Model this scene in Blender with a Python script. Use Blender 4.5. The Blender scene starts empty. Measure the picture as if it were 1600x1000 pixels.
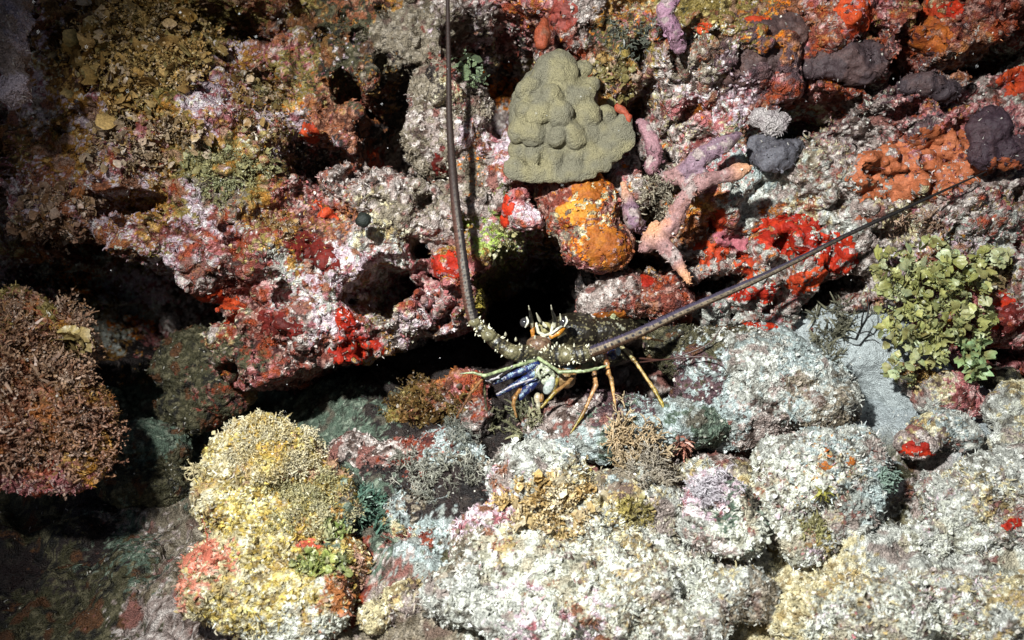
import bpy, math, random
import numpy as np
from mathutils import Vector, Matrix, Euler
random.seed(7); np.random.seed(7)
sc = bpy.context.scene
COL = sc.collection
# ------------------------------------------------------------------ camera
CAM = np.array([0.0, 0.0, 0.5]); PITCH = math.radians(22.0); K = 0.00075
cd = bpy.data.cameras.new("camera"); cam = bpy.data.objects.new("camera", cd); COL.objects.link(cam)
cam.location = CAM; cam.rotation_euler = (math.radians(90) - PITCH, 0, 0)
cd.sensor_width = 36.0; cd.lens = 36.0 / (1600 * K); cd.clip_start = 0.02; cd.clip_end = 50
cd.dof.use_dof = True; cd.dof.focus_distance = 0.98; cd.dof.aperture_fstop = 4.8
sc.camera = cam
R3 = np.array(Euler((math.radians(90) - PITCH, 0, 0)).to_matrix())
def W(px, py, d):
    return CAM + R3 @ np.array([(px - 800) * K * d, (500 - py) * K * d, -d])
def proj(P):
    q = (P - CAM) @ R3
    d = np.maximum(-q[:, 2], 1e-3)
    return 800 + q[:, 0] / (K * d), 500 - q[:, 1] / (K * d), d
# ------------------------------------------------------------------ light
SUN = R3 @ np.array([0.28, -0.40, -1.0]); SUN /= np.linalg.norm(SUN)      # travel direction of the light
world = bpy.data.worlds.new("World"); sc.world = world; world.use_nodes = True
nt = world.node_tree; nt.nodes.clear()
sky = nt.nodes.new('ShaderNodeTexSky'); sky.sky_type = 'NISHITA'; sky.sun_disc = False
sky.sun_elevation = math.asin(-SUN[2]); sky.sun_rotation = math.atan2(-SUN[0], -SUN[1])
bg = nt.nodes.new('ShaderNodeBackground'); bg.inputs[1].default_value = 0.02
wo = nt.nodes.new('ShaderNodeOutputWorld')
nt.links.new(sky.outputs[0], bg.inputs[0]); nt.links.new(bg.outputs[0], wo.inputs[0])
# night dive: the only real light is the diver's torch, held up and to the left of the camera
ld = bpy.data.lights.new("dive_torch", 'SPOT'); ld.energy = 150.0; ld.shadow_soft_size = 0.022; ld.color = (0.97, 1.0, 0.98)
ld.spot_size = math.radians(77); ld.spot_blend = 1.0
lo = bpy.data.objects.new("dive_torch", ld); COL.objects.link(lo)
TP = CAM + R3 @ np.array([-0.32, 0.42, 0.12]); lo.location = TP
lo.rotation_euler = Vector(W(1010, 580, 1.0) - TP).to_track_quat('-Z', 'Y').to_euler()
sc.view_settings.view_transform = 'Standard'; sc.view_settings.look = 'None'
sc.view_settings.exposure = 0.2; sc.view_settings.gamma = 1.0
# ------------------------------------------------------------------ noise
_T = {}
def vnoise(P, scale, seed=0):
    "smooth value noise in 0..1, scale = feature size in metres"
    if seed not in _T: _T[seed] = np.random.RandomState(seed + 100).rand(64, 64, 64).astype(np.float32)
    T = _T[seed]; q = np.asarray(P, dtype=np.float64) / scale + 1000.37
    i = np.floor(q).astype(np.int64); f = (q - i).astype(np.float32); f = f * f * (3 - 2 * f)
    i0 = i & 63; i1 = (i + 1) & 63
    x0, y0, z0 = i0.T; x1, y1, z1 = i1.T; fx, fy, fz = f.T
    a = T[x0, y0, z0] * (1 - fx) + T[x1, y0, z0] * fx; b = T[x0, y1, z0] * (1 - fx) + T[x1, y1, z0] * fx
    c = T[x0, y0, z1] * (1 - fx) + T[x1, y0, z1] * fx; d = T[x0, y1, z1] * (1 - fx) + T[x1, y1, z1] * fx
    return (a * (1 - fy) + b * fy) * (1 - fz) + (c * (1 - fy) + d * fy) * fz
def fbm(P, scale, seed=0, octv=3):
    s = 0; a = 1; t = 0
    for k in range(octv):
        s = s + a * vnoise(P, scale / 2 ** k, seed + k); t += a; a *= .5
    return s / t
def sstep(a, b, x):
    t = np.clip((x - a) / (b - a), 0, 1); return t * t * (3 - 2 * t)
# ------------------------------------------------------------------ meshes
def mkmesh(name, V, F, col=None, smooth=True):
    V = np.asarray(V, dtype=np.float32); F = np.asarray(F, dtype=np.int32); k = F.shape[1]
    me = bpy.data.meshes.new(name)
    me.vertices.add(len(V)); me.vertices.foreach_set('co', V.ravel())
    me.loops.add(F.size); me.loops.foreach_set('vertex_index', F.ravel())
    me.polygons.add(len(F)); me.polygons.foreach_set('loop_start', np.arange(0, F.size, k, dtype=np.int32))
    me.polygons.foreach_set('loop_total', np.full(len(F), k, dtype=np.int32))
    if smooth: me.polygons.foreach_set('use_smooth', np.ones(len(F), dtype=bool))
    me.update(calc_edges=True)
    if col is not None:
        at = me.attributes.new('Col', 'FLOAT_COLOR', 'POINT')
        c = np.ones((len(V), 4), dtype=np.float32); c[:, :3] = col
        at.data.foreach_set('color', c.ravel())
    return me
def getVF(me):
    V = np.empty(len(me.vertices) * 3, dtype=np.float32); me.vertices.foreach_get('co', V)
    n = len(me.loops); L = np.empty(n, dtype=np.int32); me.loops.foreach_get('vertex_index', L)
    N = np.empty(len(me.vertices) * 3, dtype=np.float32); me.vertices.foreach_get('normal', N)
    npoly = len(me.polygons); k = n // npoly
    return V.reshape(-1, 3).astype(np.float64), L.reshape(-1, k), N.reshape(-1, 3).astype(np.float64)
def obj(name, me, mat, parent=None):
    o = bpy.data.objects.new(name, me); COL.objects.link(o); me.materials.clear(); me.materials.append(mat)
    if parent is not None:
        o.parent = parent
        if parent.type == 'EMPTY' and parent.matrix_basis.translation.length > 0:
            o.matrix_parent_inverse = parent.matrix_basis.inverted()
    return o
def tag(o, label=None, cat=None, group=None, kind=None):
    if label: o['label'] = label
    if cat: o['category'] = cat
    if group: o['group'] = group
    if kind: o['kind'] = kind
    return o
def empty(name, loc, label, cat, group=None):
    o = bpy.data.objects.new(name, None); COL.objects.link(o); o.location = loc; o.empty_display_size = .02
    return tag(o, label, cat, group)
_TX = {}
def tex(kind, scale, depth=2):
    k = (kind, scale, depth)
    if k in _TX: return _TX[k]
    t = bpy.data.textures.new(kind.lower(), kind); t.noise_scale = scale
    if kind == 'CLOUDS': t.noise_depth = depth; t.noise_basis = 'ORIGINAL_PERLIN'
    if kind == 'VORONOI': t.distance_metric = 'DISTANCE_SQUARED'; t.noise_intensity = 1.0
    _TX[k] = t; return t
def evalmesh(me, mods):
    o = bpy.data.objects.new("temp", me); COL.objects.link(o)
    for m in mods:
        if m[0] == 'R':
            x = o.modifiers.new('r', 'REMESH'); x.mode = 'VOXEL'; x.voxel_size = m[1]
        elif m[0] == 'S':
            x = o.modifiers.new('s', 'SMOOTH'); x.iterations = m[1]; x.factor = .5
        elif m[0] == 'N':
            _, kind, scale, strength, depth = m
            x = o.modifiers.new('d', 'DISPLACE'); x.texture = tex(kind, scale, depth); x.strength = strength
            x.texture_coords = 'GLOBAL'; x.mid_level = 0.5 if kind == 'CLOUDS' else 0.3; x.direction = 'NORMAL'
    dg = bpy.context.evaluated_depsgraph_get(); dg.update()
    r = bpy.data.meshes.new_from_object(o.evaluated_get(dg), depsgraph=dg)
    bpy.data.objects.remove(o); return r
def icosphere(n=3):
    import bmesh
    bm = bmesh.new(); bmesh.ops.create_icosphere(bm, subdivisions=n, radius=1.0)
    V = np.array([v.co[:] for v in bm.verts]); F = np.array([[v.index for v in f.verts] for f in bm.faces]); bm.free()
    return V, F
ICO = {n: icosphere(n) for n in (1, 2, 3, 4, 5)}
def join(parts):
    Vs, Fs, k = [], [], 0
    for V, F in parts:
        Vs.append(V); Fs.append(np.asarray(F) + k); k += len(V)
    return np.vstack(Vs), np.vstack(Fs)
def joinc(parts):
    Vs, Fs, Cs, k = [], [], [], 0
    for V, F, C in parts:
        Vs.append(V); Fs.append(np.asarray(F) + k); Cs.append(np.broadcast_to(C, (len(V), 3))); k += len(V)
    return np.vstack(Vs), np.vstack(Fs), np.vstack(Cs)
def ell(px, py, d, rx, ry, rz=None, rot=0, n=3):
    "ellipsoid: centre at the pixel's place at depth d, radii rx, ry in photo pixels, rz (depth) in photo pixels"
    V, F = ICO[n]; s = K * d; rz = rz if rz is not None else (rx + ry) / 2
    c, q = math.cos(math.radians(rot)), math.sin(math.radians(rot))
    L = V * np.array([rx * s, ry * s, rz * s]); L = np.stack([L[:, 0] * c - L[:, 1] * q, L[:, 0] * q + L[:, 1] * c, L[:, 2]], 1)
    return L @ R3.T + W(px, py, d), F
def catmull(P, n):
    P = np.asarray(P, float); out = []
    Q = np.vstack([2 * P[0] - P[1], P, 2 * P[-1] - P[-2]])
    for i in range(1, len(Q) - 2):
        for t in np.linspace(0, 1, n, endpoint=False):
            a, b, c, d = Q[i - 1], Q[i], Q[i + 1], Q[i + 2]
            out.append(.5 * ((2 * b) + (c - a) * t + (2 * a - 5 * b + 4 * c - d) * t * t + (3 * b - a - 3 * c + d) * t ** 3))
    out.append(P[-1]); return np.array(out)
def tube(P, r, ring=12, sub=6, cap=True, straight=False):
    "swept tube, quads only as tris; returns V, F, t (0..1 along), a (angle)"
    P = np.asarray(P, float); r = np.asarray(r, float) * np.ones(len(P))
    X = np.hstack([P, r[:, None]])
    if not straight: X = catmull(X, sub)
    else: X = np.vstack([X[i] + (X[i + 1] - X[i]) * t for i in range(len(X) - 1) for t in np.linspace(0, 1, sub, endpoint=False)] + [X[-1]])
    P, r = X[:, :3], np.maximum(X[:, 3], 1e-5)
    T = np.gradient(P, axis=0); T /= np.linalg.norm(T, axis=1)[:, None] + 1e-12
    if cap:
        for e, s in ((0, -1), (-1, 1)):
            ex = [P[e] + s * T[e] * r[e] * math.sin(a) for a in (.6, 1.1, 1.45)]; er = [r[e] * math.cos(a) for a in (.6, 1.1, 1.45)]
            if e == 0: P = np.vstack([ex[::-1], P]); r = np.hstack([er[::-1], r]); T = np.vstack([[T[0]] * 3, T])
            else: P = np.vstack([P, ex]); r = np.hstack([r, er]); T = np.vstack([T, [T[-1]] * 3])
    up = np.array([0, 0, 1.]) if abs(T[0][2]) < .8 else np.array([1., 0, 0])
    n = np.cross(T[0], up); n /= np.linalg.norm(n); Ns = [n]
    for i in range(1, len(P)):
        n = Ns[-1] - T[i] * np.dot(Ns[-1], T[i]); Ns.append(n / (np.linalg.norm(n) + 1e-12))
    Ns = np.array(Ns); B = np.cross(T, Ns); A = np.linspace(0, 2 * math.pi, ring, endpoint=False)
    V = P[:, None] + r[:, None, None] * (np.cos(A)[None, :, None] * Ns[:, None] + np.sin(A)[None, :, None] * B[:, None])
    m = len(P); V = V.reshape(-1, 3)
    i, j = np.meshgrid(np.arange(m - 1), np.arange(ring), indexing='ij'); a = i * ring + j; b = i * ring + (j + 1) % ring
    F = np.vstack([np.stack([a, b, b + ring], -1).reshape(-1, 3), np.stack([a, b + ring, a + ring], -1).reshape(-1, 3)])
    c0 = len(V); V = np.vstack([V, P[0], P[-1]]); J = np.arange(ring)
    F = np.vstack([F, np.stack([(J + 1) % ring, J, np.full(ring, c0)], 1), np.stack([(m - 1) * ring + J, (m - 1) * ring + (J + 1) % ring, np.full(ring, c0 + 1)], 1)])
    t = np.hstack([np.repeat(np.linspace(0, 1, m), ring), 0, 1])
    return V, F, t
# ------------------------------------------------------------------ materials
def material(name, rough=.6, spec=.35, nscale=900, lo=.45, hi=1.6, bump=.5, bdist=.0015, speck=.0, sss=0, vor=0):
    m = bpy.data.materials.new(name); m.use_nodes = True; t = m.node_tree; t.nodes.clear()
    N = t.nodes.new; L = t.links.new
    out = N('ShaderNodeOutputMaterial'); b = N('ShaderNodeBsdfPrincipled'); L(b.outputs[0], out.inputs[0])
    b.inputs['Roughness'].default_value = rough; b.inputs['Specular IOR Level'].default_value = spec
    at = N('ShaderNodeAttribute'); at.attribute_name = 'Col'
    tc = N('ShaderNodeTexCoord'); no = N('ShaderNodeTexNoise'); no.inputs['Scale'].default_value = nscale
    no.inputs['Detail'].default_value = 3; no.inputs['Roughness'].default_value = .65; L(tc.outputs['Object'], no.inputs['Vector'])
    mr = N('ShaderNodeMapRange'); mr.inputs[1].default_value = .3; mr.inputs[2].default_value = .7
    mr.inputs[3].default_value = lo; mr.inputs[4].default_value = hi; L(no.outputs[0], mr.inputs[0])
    mx = N('ShaderNodeVectorMath'); mx.operation = 'SCALE'; L(at.outputs['Color'], mx.inputs[0]); L(mr.outputs[0], mx.inputs['Scale'])
    cur = mx.outputs[0]
    if speck > 0:
        vo = N('ShaderNodeTexVoronoi'); vo.inputs['Scale'].default_value = 330; L(tc.outputs['Object'], vo.inputs['Vector'])
        n2 = N('ShaderNodeTexNoise'); n2.inputs['Scale'].default_value = 60; L(tc.outputs['Object'], n2.inputs['Vector'])
        a = N('ShaderNodeMath'); a.operation = 'LESS_THAN'; L(vo.outputs['Distance'], a.inputs[0]); a.inputs[1].default_value = .33
        sepx = N('ShaderNodeSeparateColor'); L(vo.outputs['Color'], sepx.inputs[0])
        c = N('ShaderNodeMath'); c.operation = 'LESS_THAN'; L(sepx.outputs[0], c.inputs[0]); c.inputs[1].default_value = speck
        d = N('ShaderNodeMath'); d.operation = 'MULTIPLY'; L(a.outputs[0], d.inputs[0]); L(c.outputs[0], d.inputs[1])
        mi = N('ShaderNodeMix'); mi.data_type = 'RGBA'; L(d.outputs[0], mi.inputs['Factor']); L(cur, mi.inputs['A'])
        mi.inputs['B'].default_value = (.68, .64, .6, 1); cur = mi.outputs['Result']
    L(cur, b.inputs['Base Color'])
    bp = N('ShaderNodeBump'); bp.inputs['Strength'].default_value = bump; bp.inputs['Distance'].default_value = bdist
    if vor:
        v2 = N('ShaderNodeTexVoronoi'); v2.inputs['Scale'].default_value = vor; L(tc.outputs['Object'], v2.inputs['Vector'])
        ad = N('ShaderNodeMath'); ad.operation = 'SUBTRACT'; L(no.outputs[0], ad.inputs[0]); L(v2.outputs['Distance'], ad.inputs[1]); L(ad.outputs[0], bp.inputs['Height'])
    else: L(no.outputs[0], bp.inputs['Height'])
    L(bp.outputs[0], b.inputs['Normal'])
    if sss: b.inputs['Subsurface Weight'].default_value = sss; b.inputs['Subsurface Scale'].default_value = .004; b.inputs['Subsurface Radius'].default_value = (1, .5, .3)
    return m
M_ROCK = material('encrusted_rock', rough=.55, spec=.4, nscale=700, lo=.35, hi=1.75, bump=.9, bdist=.0022, vor=420)
M_TURF = material('algal_turf', rough=.5, spec=.4, nscale=500, lo=.7, hi=1.3, bump=.2)
M_SAND = material('sand', rough=.85, spec=.15, nscale=900, lo=.5, hi=1.4, bump=1.0, bdist=.0016, vor=600)
M_SPONGE = material('sponge', rough=.62, spec=.22, nscale=480, lo=.6, hi=1.3, bump=.6, bdist=.0012, vor=300)
M_TUBE = material('tube_sponge', rough=.6, spec=.3, nscale=520, lo=.5, hi=1.35, bump=.7, bdist=.0014, sss=.06)
M_CORAL = material('coral_polyps', rough=.65, spec=.25, nscale=1100, lo=.5, hi=1.4, bump=1.0, bdist=.0016, vor=650)
M_SHELL = material('lobster_shell', rough=.42, spec=.55, nscale=420, lo=.65, hi=1.35, bump=.2, bdist=.0006)
M_ANT = material('antenna_shell', rough=.62, spec=.25, nscale=700, lo=.4, hi=1.3, bump=.5, bdist=.0008)
M_EYE = material('eye', rough=.12, spec=.7, nscale=300, lo=.9, hi=1.1, bump=0)
M_LEAF = material('seaweed', rough=.4, spec=.5, nscale=420, lo=.5, hi=1.4, bump=.3, bdist=.0008)
# ------------------------------------------------------------------ colours of the growth on the rock, plus painted shade for the caves
PAL = {
 'gry': [(.28,.23,.21),(.08,.055,.045),(.50,.45,.42),(.20,.10,.085)],
 'lil': [(.46,.37,.40),(.28,.12,.13),(.66,.60,.60),(.22,.11,.07)],
 'pnk': [(.32,.13,.13),(.12,.035,.03),(.50,.34,.32),(.26,.07,.04)],
 'mar': [(.17,.05,.035),(.05,.014,.012),(.32,.19,.16),(.22,.05,.02)],
 'prp': [(.10,.062,.068),(.06,.035,.04),(.15,.10,.10),(.09,.05,.05)],
 'och': [(.29,.15,.04),(.10,.045,.012),(.46,.30,.13),(.34,.22,.17)],
 'olv': [(.19,.145,.05),(.07,.05,.015),(.36,.29,.14),(.28,.18,.12)],
 'olg': [(.20,.17,.13),(.10,.08,.055),(.32,.28,.23),(.14,.10,.08)],
 'brn': [(.15,.08,.028),(.05,.025,.01),(.28,.17,.08),(.20,.09,.04)],
 'rbr': [(.24,.10,.055),(.09,.035,.02),(.36,.20,.14),(.32,.14,.06)],
 'shd': [(.03,.022,.02),(.015,.012,.012),(.045,.035,.03),(.025,.015,.014)],  # near black for caves and dim hollows: their shade put into the colour
 'dgr': [(.06,.055,.03),(.02,.018,.013),(.14,.125,.08),(.10,.05,.025)],
 'wht': [(.48,.48,.42),(.26,.25,.20),(.66,.66,.60),(.36,.33,.26)],
 'sil': [(.34,.34,.31),(.15,.14,.12),(.56,.56,.52),(.26,.22,.20)],
 'blu': [(.33,.37,.36),(.20,.22,.21),(.46,.49,.48),(.26,.27,.25)],
 'tan': [(.43,.38,.25),(.24,.19,.11),(.62,.58,.45),(.36,.28,.15)],
 'yel': [(.44,.35,.13),(.24,.17,.05),(.60,.53,.28),(.38,.27,.09)],
 'grn': [(.26,.32,.09),(.14,.16,.05),(.38,.44,.17),(.20,.26,.08)],
 'tea': [(.10,.13,.10),(.05,.06,.045),(.22,.25,.20),(.10,.09,.07)],
 'ora': [(.50,.17,.02),(.36,.11,.015),(.55,.28,.08),(.28,.12,.03)],
 'sal': [(.50,.22,.16),(.36,.14,.09),(.58,.38,.3),(.44,.28,.22)],
 'snd': [(.42,.46,.46),(.36,.40,.40),(.48,.52,.51),(.40,.43,.42)],
}
PALA = {k: np.array(v) for k, v in PAL.items()}
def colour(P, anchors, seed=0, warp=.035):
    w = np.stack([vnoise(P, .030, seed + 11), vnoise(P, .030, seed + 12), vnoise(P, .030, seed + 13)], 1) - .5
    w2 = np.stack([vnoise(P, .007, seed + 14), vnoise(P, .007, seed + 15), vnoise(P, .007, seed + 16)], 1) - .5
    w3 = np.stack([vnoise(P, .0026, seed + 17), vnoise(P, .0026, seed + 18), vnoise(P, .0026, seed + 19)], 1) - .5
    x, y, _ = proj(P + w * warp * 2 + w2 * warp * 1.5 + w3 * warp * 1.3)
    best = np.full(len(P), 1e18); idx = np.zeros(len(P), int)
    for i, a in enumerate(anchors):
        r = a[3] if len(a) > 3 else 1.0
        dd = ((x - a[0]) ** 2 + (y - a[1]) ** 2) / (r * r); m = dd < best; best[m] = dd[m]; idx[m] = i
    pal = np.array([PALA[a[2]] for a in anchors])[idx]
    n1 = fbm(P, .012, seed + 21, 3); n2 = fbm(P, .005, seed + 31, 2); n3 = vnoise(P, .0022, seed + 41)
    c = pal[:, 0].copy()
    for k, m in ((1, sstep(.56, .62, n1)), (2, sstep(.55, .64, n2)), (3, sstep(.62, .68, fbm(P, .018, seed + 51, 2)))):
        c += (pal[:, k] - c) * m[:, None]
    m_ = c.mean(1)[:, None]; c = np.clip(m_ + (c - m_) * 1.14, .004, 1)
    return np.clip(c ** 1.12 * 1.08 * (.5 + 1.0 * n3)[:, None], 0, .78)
HOSTS = []      # every encrusted surface: name -> arrays, later used to grow things on it
def host(o, me, Vc, fuzz, kind='rock'):
    V, F, N = getVF(me); x, y, d = proj(V)
    C = np.empty(len(V) * 4, dtype=np.float32); me.attributes['Col'].data.foreach_get('color', C); C = C.reshape(-1, 4)[:, :3]
    h = dict(o=o, V=V, Vc=Vc if Vc is not None and len(Vc) == len(V) else V, F=F, N=N, x=x, y=y, d=d, fuzz=fuzz, kind=kind, C=C)
    HOSTS.append(h); return h
FINE = [('N', 'CLOUDS', .022, .016, 3), ('N', 'VORONOI', .0075, -.0038, 0), ('N', 'CLOUDS', .006, .0045, 2)]
FINE_B = [('N', 'CLOUDS', .03, .020, 3), ('N', 'VORONOI', .013, -.0050, 0), ('N', 'VORONOI', .006, -.0026, 0), ('N', 'CLOUDS', .0045, .0040, 2)]
def rock(name, ells, anchors, label, cat='rock', group=None, voxel=.0016, coarse=.03, fine=FINE_B, fuzz=1.0, seed=0, smooth=3):
    if cat == 'boulder': coarse *= 1.5; fine = [('N', 'CLOUDS', .045, .026, 1)] + fine
    if cat == 'boulder':
        rr = np.random.RandomState(seed); yl = name == 'yellow_boulder'; anchors = list(anchors)
        for _ in range(46):
            e = ells[rr.randint(len(ells))]; anchors.append((e[0] + rr.uniform(-1, 1) * e[3], e[1] + rr.uniform(-1, 1) * e[4], rr.choice(['olv', 'yel', 'tan', 'olv', 'wht', 'yel', 'tan'] if yl else ['tan', 'gry', 'olg', 'sil', 'wht', 'lil', 'wht', 'sil']), rr.uniform(.3, .6)))
    V, F = join([ell(*e) for e in ells])
    me = evalmesh(mkmesh('t', V, F), [('R', .004), ('S', 6), ('N', 'CLOUDS', .075, coarse, 2), ('R', voxel), ('S', smooth)])
    Vc, _, _ = getVF(me); me.name = 't'
    mf = evalmesh(me, fine); V, F, N = getVF(mf)
    m2 = mkmesh(name, V, F, colour(V, anchors, seed)); o = obj(name, m2, M_ROCK); tag(o, label, cat, group)
    host(o, m2, Vc, fuzz); return o
# ================================================================== REEF WALL
D0 = 1.10; S0 = K * D0
def wall():
    st = 1.7
    xs = np.arange(-380, 1980, st); ys = np.arange(-330, 800, st)
    X, Y = np.meshgrid(xs, ys); sh = X.shape
    P2 = np.stack([X.ravel() * S0, Y.ravel() * S0, np.zeros(X.size)], 1)
    wx = (fbm(P2, .05, 1, 3) - .5).reshape(sh) * 75; wy = (fbm(P2, .05, 5, 3) - .5).reshape(sh) * 75
    wx2 = (fbm(P2, .012, 8, 2) - .5).reshape(sh) * 22; wy2 = (fbm(P2, .012, 9, 2) - .5).reshape(sh) * 22
    XW = X + wx + wx2; YW = Y + wy + wy2
    # broad form: (px, py, rx, ry, height in m towards the viewer)
    H = (fbm(P2, .22, 3, 3).reshape(sh) - .5) * .07
    BUMP = [(150,150,190,130,.05),(300,260,170,110,.07),(90,320,110,80,.05),(330,400,160,80,.07),(520,410,130,70,.07),(600,330,120,60,.05),
            (480,520,190,70,.07),(420,580,110,40,.06),(680,480,90,60,.05),(760,320,70,90,.04),(560,560,60,40,.05),(680,190,75,90,.03),(600,60,140,70,.0),
            (880,40,140,60,.02),(1060,120,120,90,.05),(1200,110,140,80,.05),(1420,60,220,70,.06),(1300,190,240,40,.04),(1250,300,220,90,.03),
            (1480,300,200,90,.06),(1050,300,100,70,.03),(1130,420,140,60,.02),(1300,420,180,80,.03),(1500,420,160,80,.04),(1580,480,80,60,.05),(1020,470,110,45,.03),(770,410,50,70,.03)]
    for bx, by, rx, ry, h in BUMP:
        q = ((XW - bx) / rx) ** 2 + ((YW - by) / ry) ** 2
        H = np.maximum(H, H * .5 + h * np.sqrt(np.clip(1 - q, 0, 1)))
    rs = np.random.RandomState(5)
    R = np.zeros(sh)
    for n, (r0, r1) in ((330, (26, 62)), (1300, (9, 24)), (3500, (4, 10))):
        L = np.zeros(sh)
        for _ in range(n):
            bx, by = rs.uniform(-380, 1980), rs.uniform(-330, 800); r = rs.uniform(r0, r1); ar = rs.uniform(.7, 1.5); h = r * S0 * rs.uniform(.45, .95)
            i0, i1 = int((by - r * 1.6 + 330) / st), int((by + r * 1.6 + 330) / st); j0, j1 = int((bx - r * 1.6 + 380) / st), int((bx + r * 1.6 + 380) / st)
            i0 = max(i0, 0); j0 = max(j0, 0); i1 = min(i1, sh[0]); j1 = min(j1, sh[1])
            if i1 <= i0 or j1 <= j0: continue
            sx = X[i0:i1, j0:j1] + wx2[i0:i1, j0:j1] * r / 30 - bx; sy = Y[i0:i1, j0:j1] + wy2[i0:i1, j0:j1] * r / 30 - by
            q = (sx / (r * ar)) ** 2 + (sy * ar / r) ** 2
            L[i0:i1, j0:j1] = np.maximum(L[i0:i1, j0:j1], h * np.sqrt(np.clip(1 - q, 0, 1)))
        R += L
    H = H + R * .95
    H = H - .05 * sstep(.60, .68, fbm(P2, .028, 83, 2).reshape(sh)) * sstep(.35, .5, fbm(P2, .12, 87, 2).reshape(sh))
    # caves: (px, py, rx, ry, rot, depth)
    CAVE = [(765,85,75,70,0,.35),(790,140,50,50,0,.3),(620,190,52,80,10,.35),(560,150,36,20,20,.2),(490,255,62,36,10,.3),(585,240,28,44,0,.3),(660,240,28,50,0,.25),
            (90,430,170,60,5,.4),(10,370,40,80,0,.35),(160,490,190,75,0,.42),(210,330,60,22,-10,.2),(250,660,120,130,0,.4),(30,520,120,90,0,.3),
            (330,20,60,32,0,.38),(72,70,22,100,5,.25),(410,30,60,40,0,.08),(598,455,44,42,0,.3),(655,400,22,20,0,.12),(845,440,62,68,0,.4),(800,480,60,70,0,.4),(905,520,120,60,0,.35),(890,575,190,60,0,.4),(1010,560,120,50,0,.3),
            (640,620,240,62,-3,.45),(700,560,90,45,-20,.4),(500,650,120,50,0,.4),(990,175,30,40,0,.2),(985,90,20,40,0,.08),(1310,186,105,20,3,.25),(1250,205,60,18,0,.22),(1390,105,24,32,0,.2),(1560,100,95,20,-15,.25),
            (1460,120,60,10,10,.12),(1020,410,45,22,10,.2),(1110,455,60,20,-20,.22),(1290,465,62,34,-12,.22),(1330,440,40,18,0,.15),(1575,550,60,24,0,.25),(1000,230,22,60,0,.15),(930,250,22,60,0,.1),
            (1345,85,20,14,0,.1),(515,375,16,12,0,.08),(675,440,16,14,0,.1),(1010,340,22,40,0,.1),(1230,215,40,30,0,.15),(1560,75,30,16,0,.1),(1140,130,20,12,0,.06)]
    C = np.zeros(sh)
    for bx, by, rx, ry, ro, dp in CAVE:
        c, s = math.cos(math.radians(ro)), math.sin(math.radians(ro)); dx = XW - bx; dy = YW - by
        q = np.sqrt(((dx * c + dy * s) / rx) ** 2 + ((-dx * s + dy * c) / ry) ** 2)
        C = np.maximum(C, dp * sstep(1.12, .80, q))
    H = H - C - .35 * sstep(585, 640, YW + 0 * X) * 1.0
    o = np.stack([(X.ravel() - 800) * S0, (500 - Y.ravel()) * S0, -D0 + H.ravel()], 1)
    V = CAM + o @ R3.T
    i, j = np.meshgrid(np.arange(sh[0] - 1), np.arange(sh[1] - 1), indexing='ij'); a = (i * sh[1] + j).ravel()
    F = np.stack([a, a + sh[1], a + sh[1] + 1, a + 1], 1)
    n0 = len(V); Vb = CAM + np.stack([o[:, 0], o[:, 1], np.full(len(o), -D0 - .62)], 1) @ R3.T
    bl = [np.arange(sh[1]), np.arange(sh[1]) + (sh[0] - 1) * sh[1], np.arange(sh[0]) * sh[1], np.arange(sh[0]) * sh[1] + sh[1] - 1]
    side = [np.stack([b[:-1], b[1:], b[1:] + n0, b[:-1] + n0], 1)[:, ::(1 if k in (0, 3) else -1)] for k, b in enumerate(bl)]
    me = mkmesh('t', np.vstack([V, Vb]), np.vstack([F, F[:, ::-1] + n0] + side))
    mc = evalmesh(me, [('R', .0019), ('S', 2)]); Vc, Fc, _ = getVF(mc)
    q = (Vc - CAM) @ R3; keep = (-q[:, 2] < D0 + .60) & (np.abs(q[:, 0]) < 1.14 * 1.2) ; fk = keep[Fc].all(1); Fc = Fc[fk]
    u = np.unique(Fc); mp = np.zeros(len(Vc), int); mp[u] = np.arange(len(u)); Vc = Vc[u]; Fc = mp[Fc]
    mc = evalmesh(mkmesh('t', Vc, Fc), [('N', 'CLOUDS', .05, .03, 2)]); Vc, _, _ = getVF(mc)
    mf = evalmesh(mc, FINE); V, F, N = getVF(mf)
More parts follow.
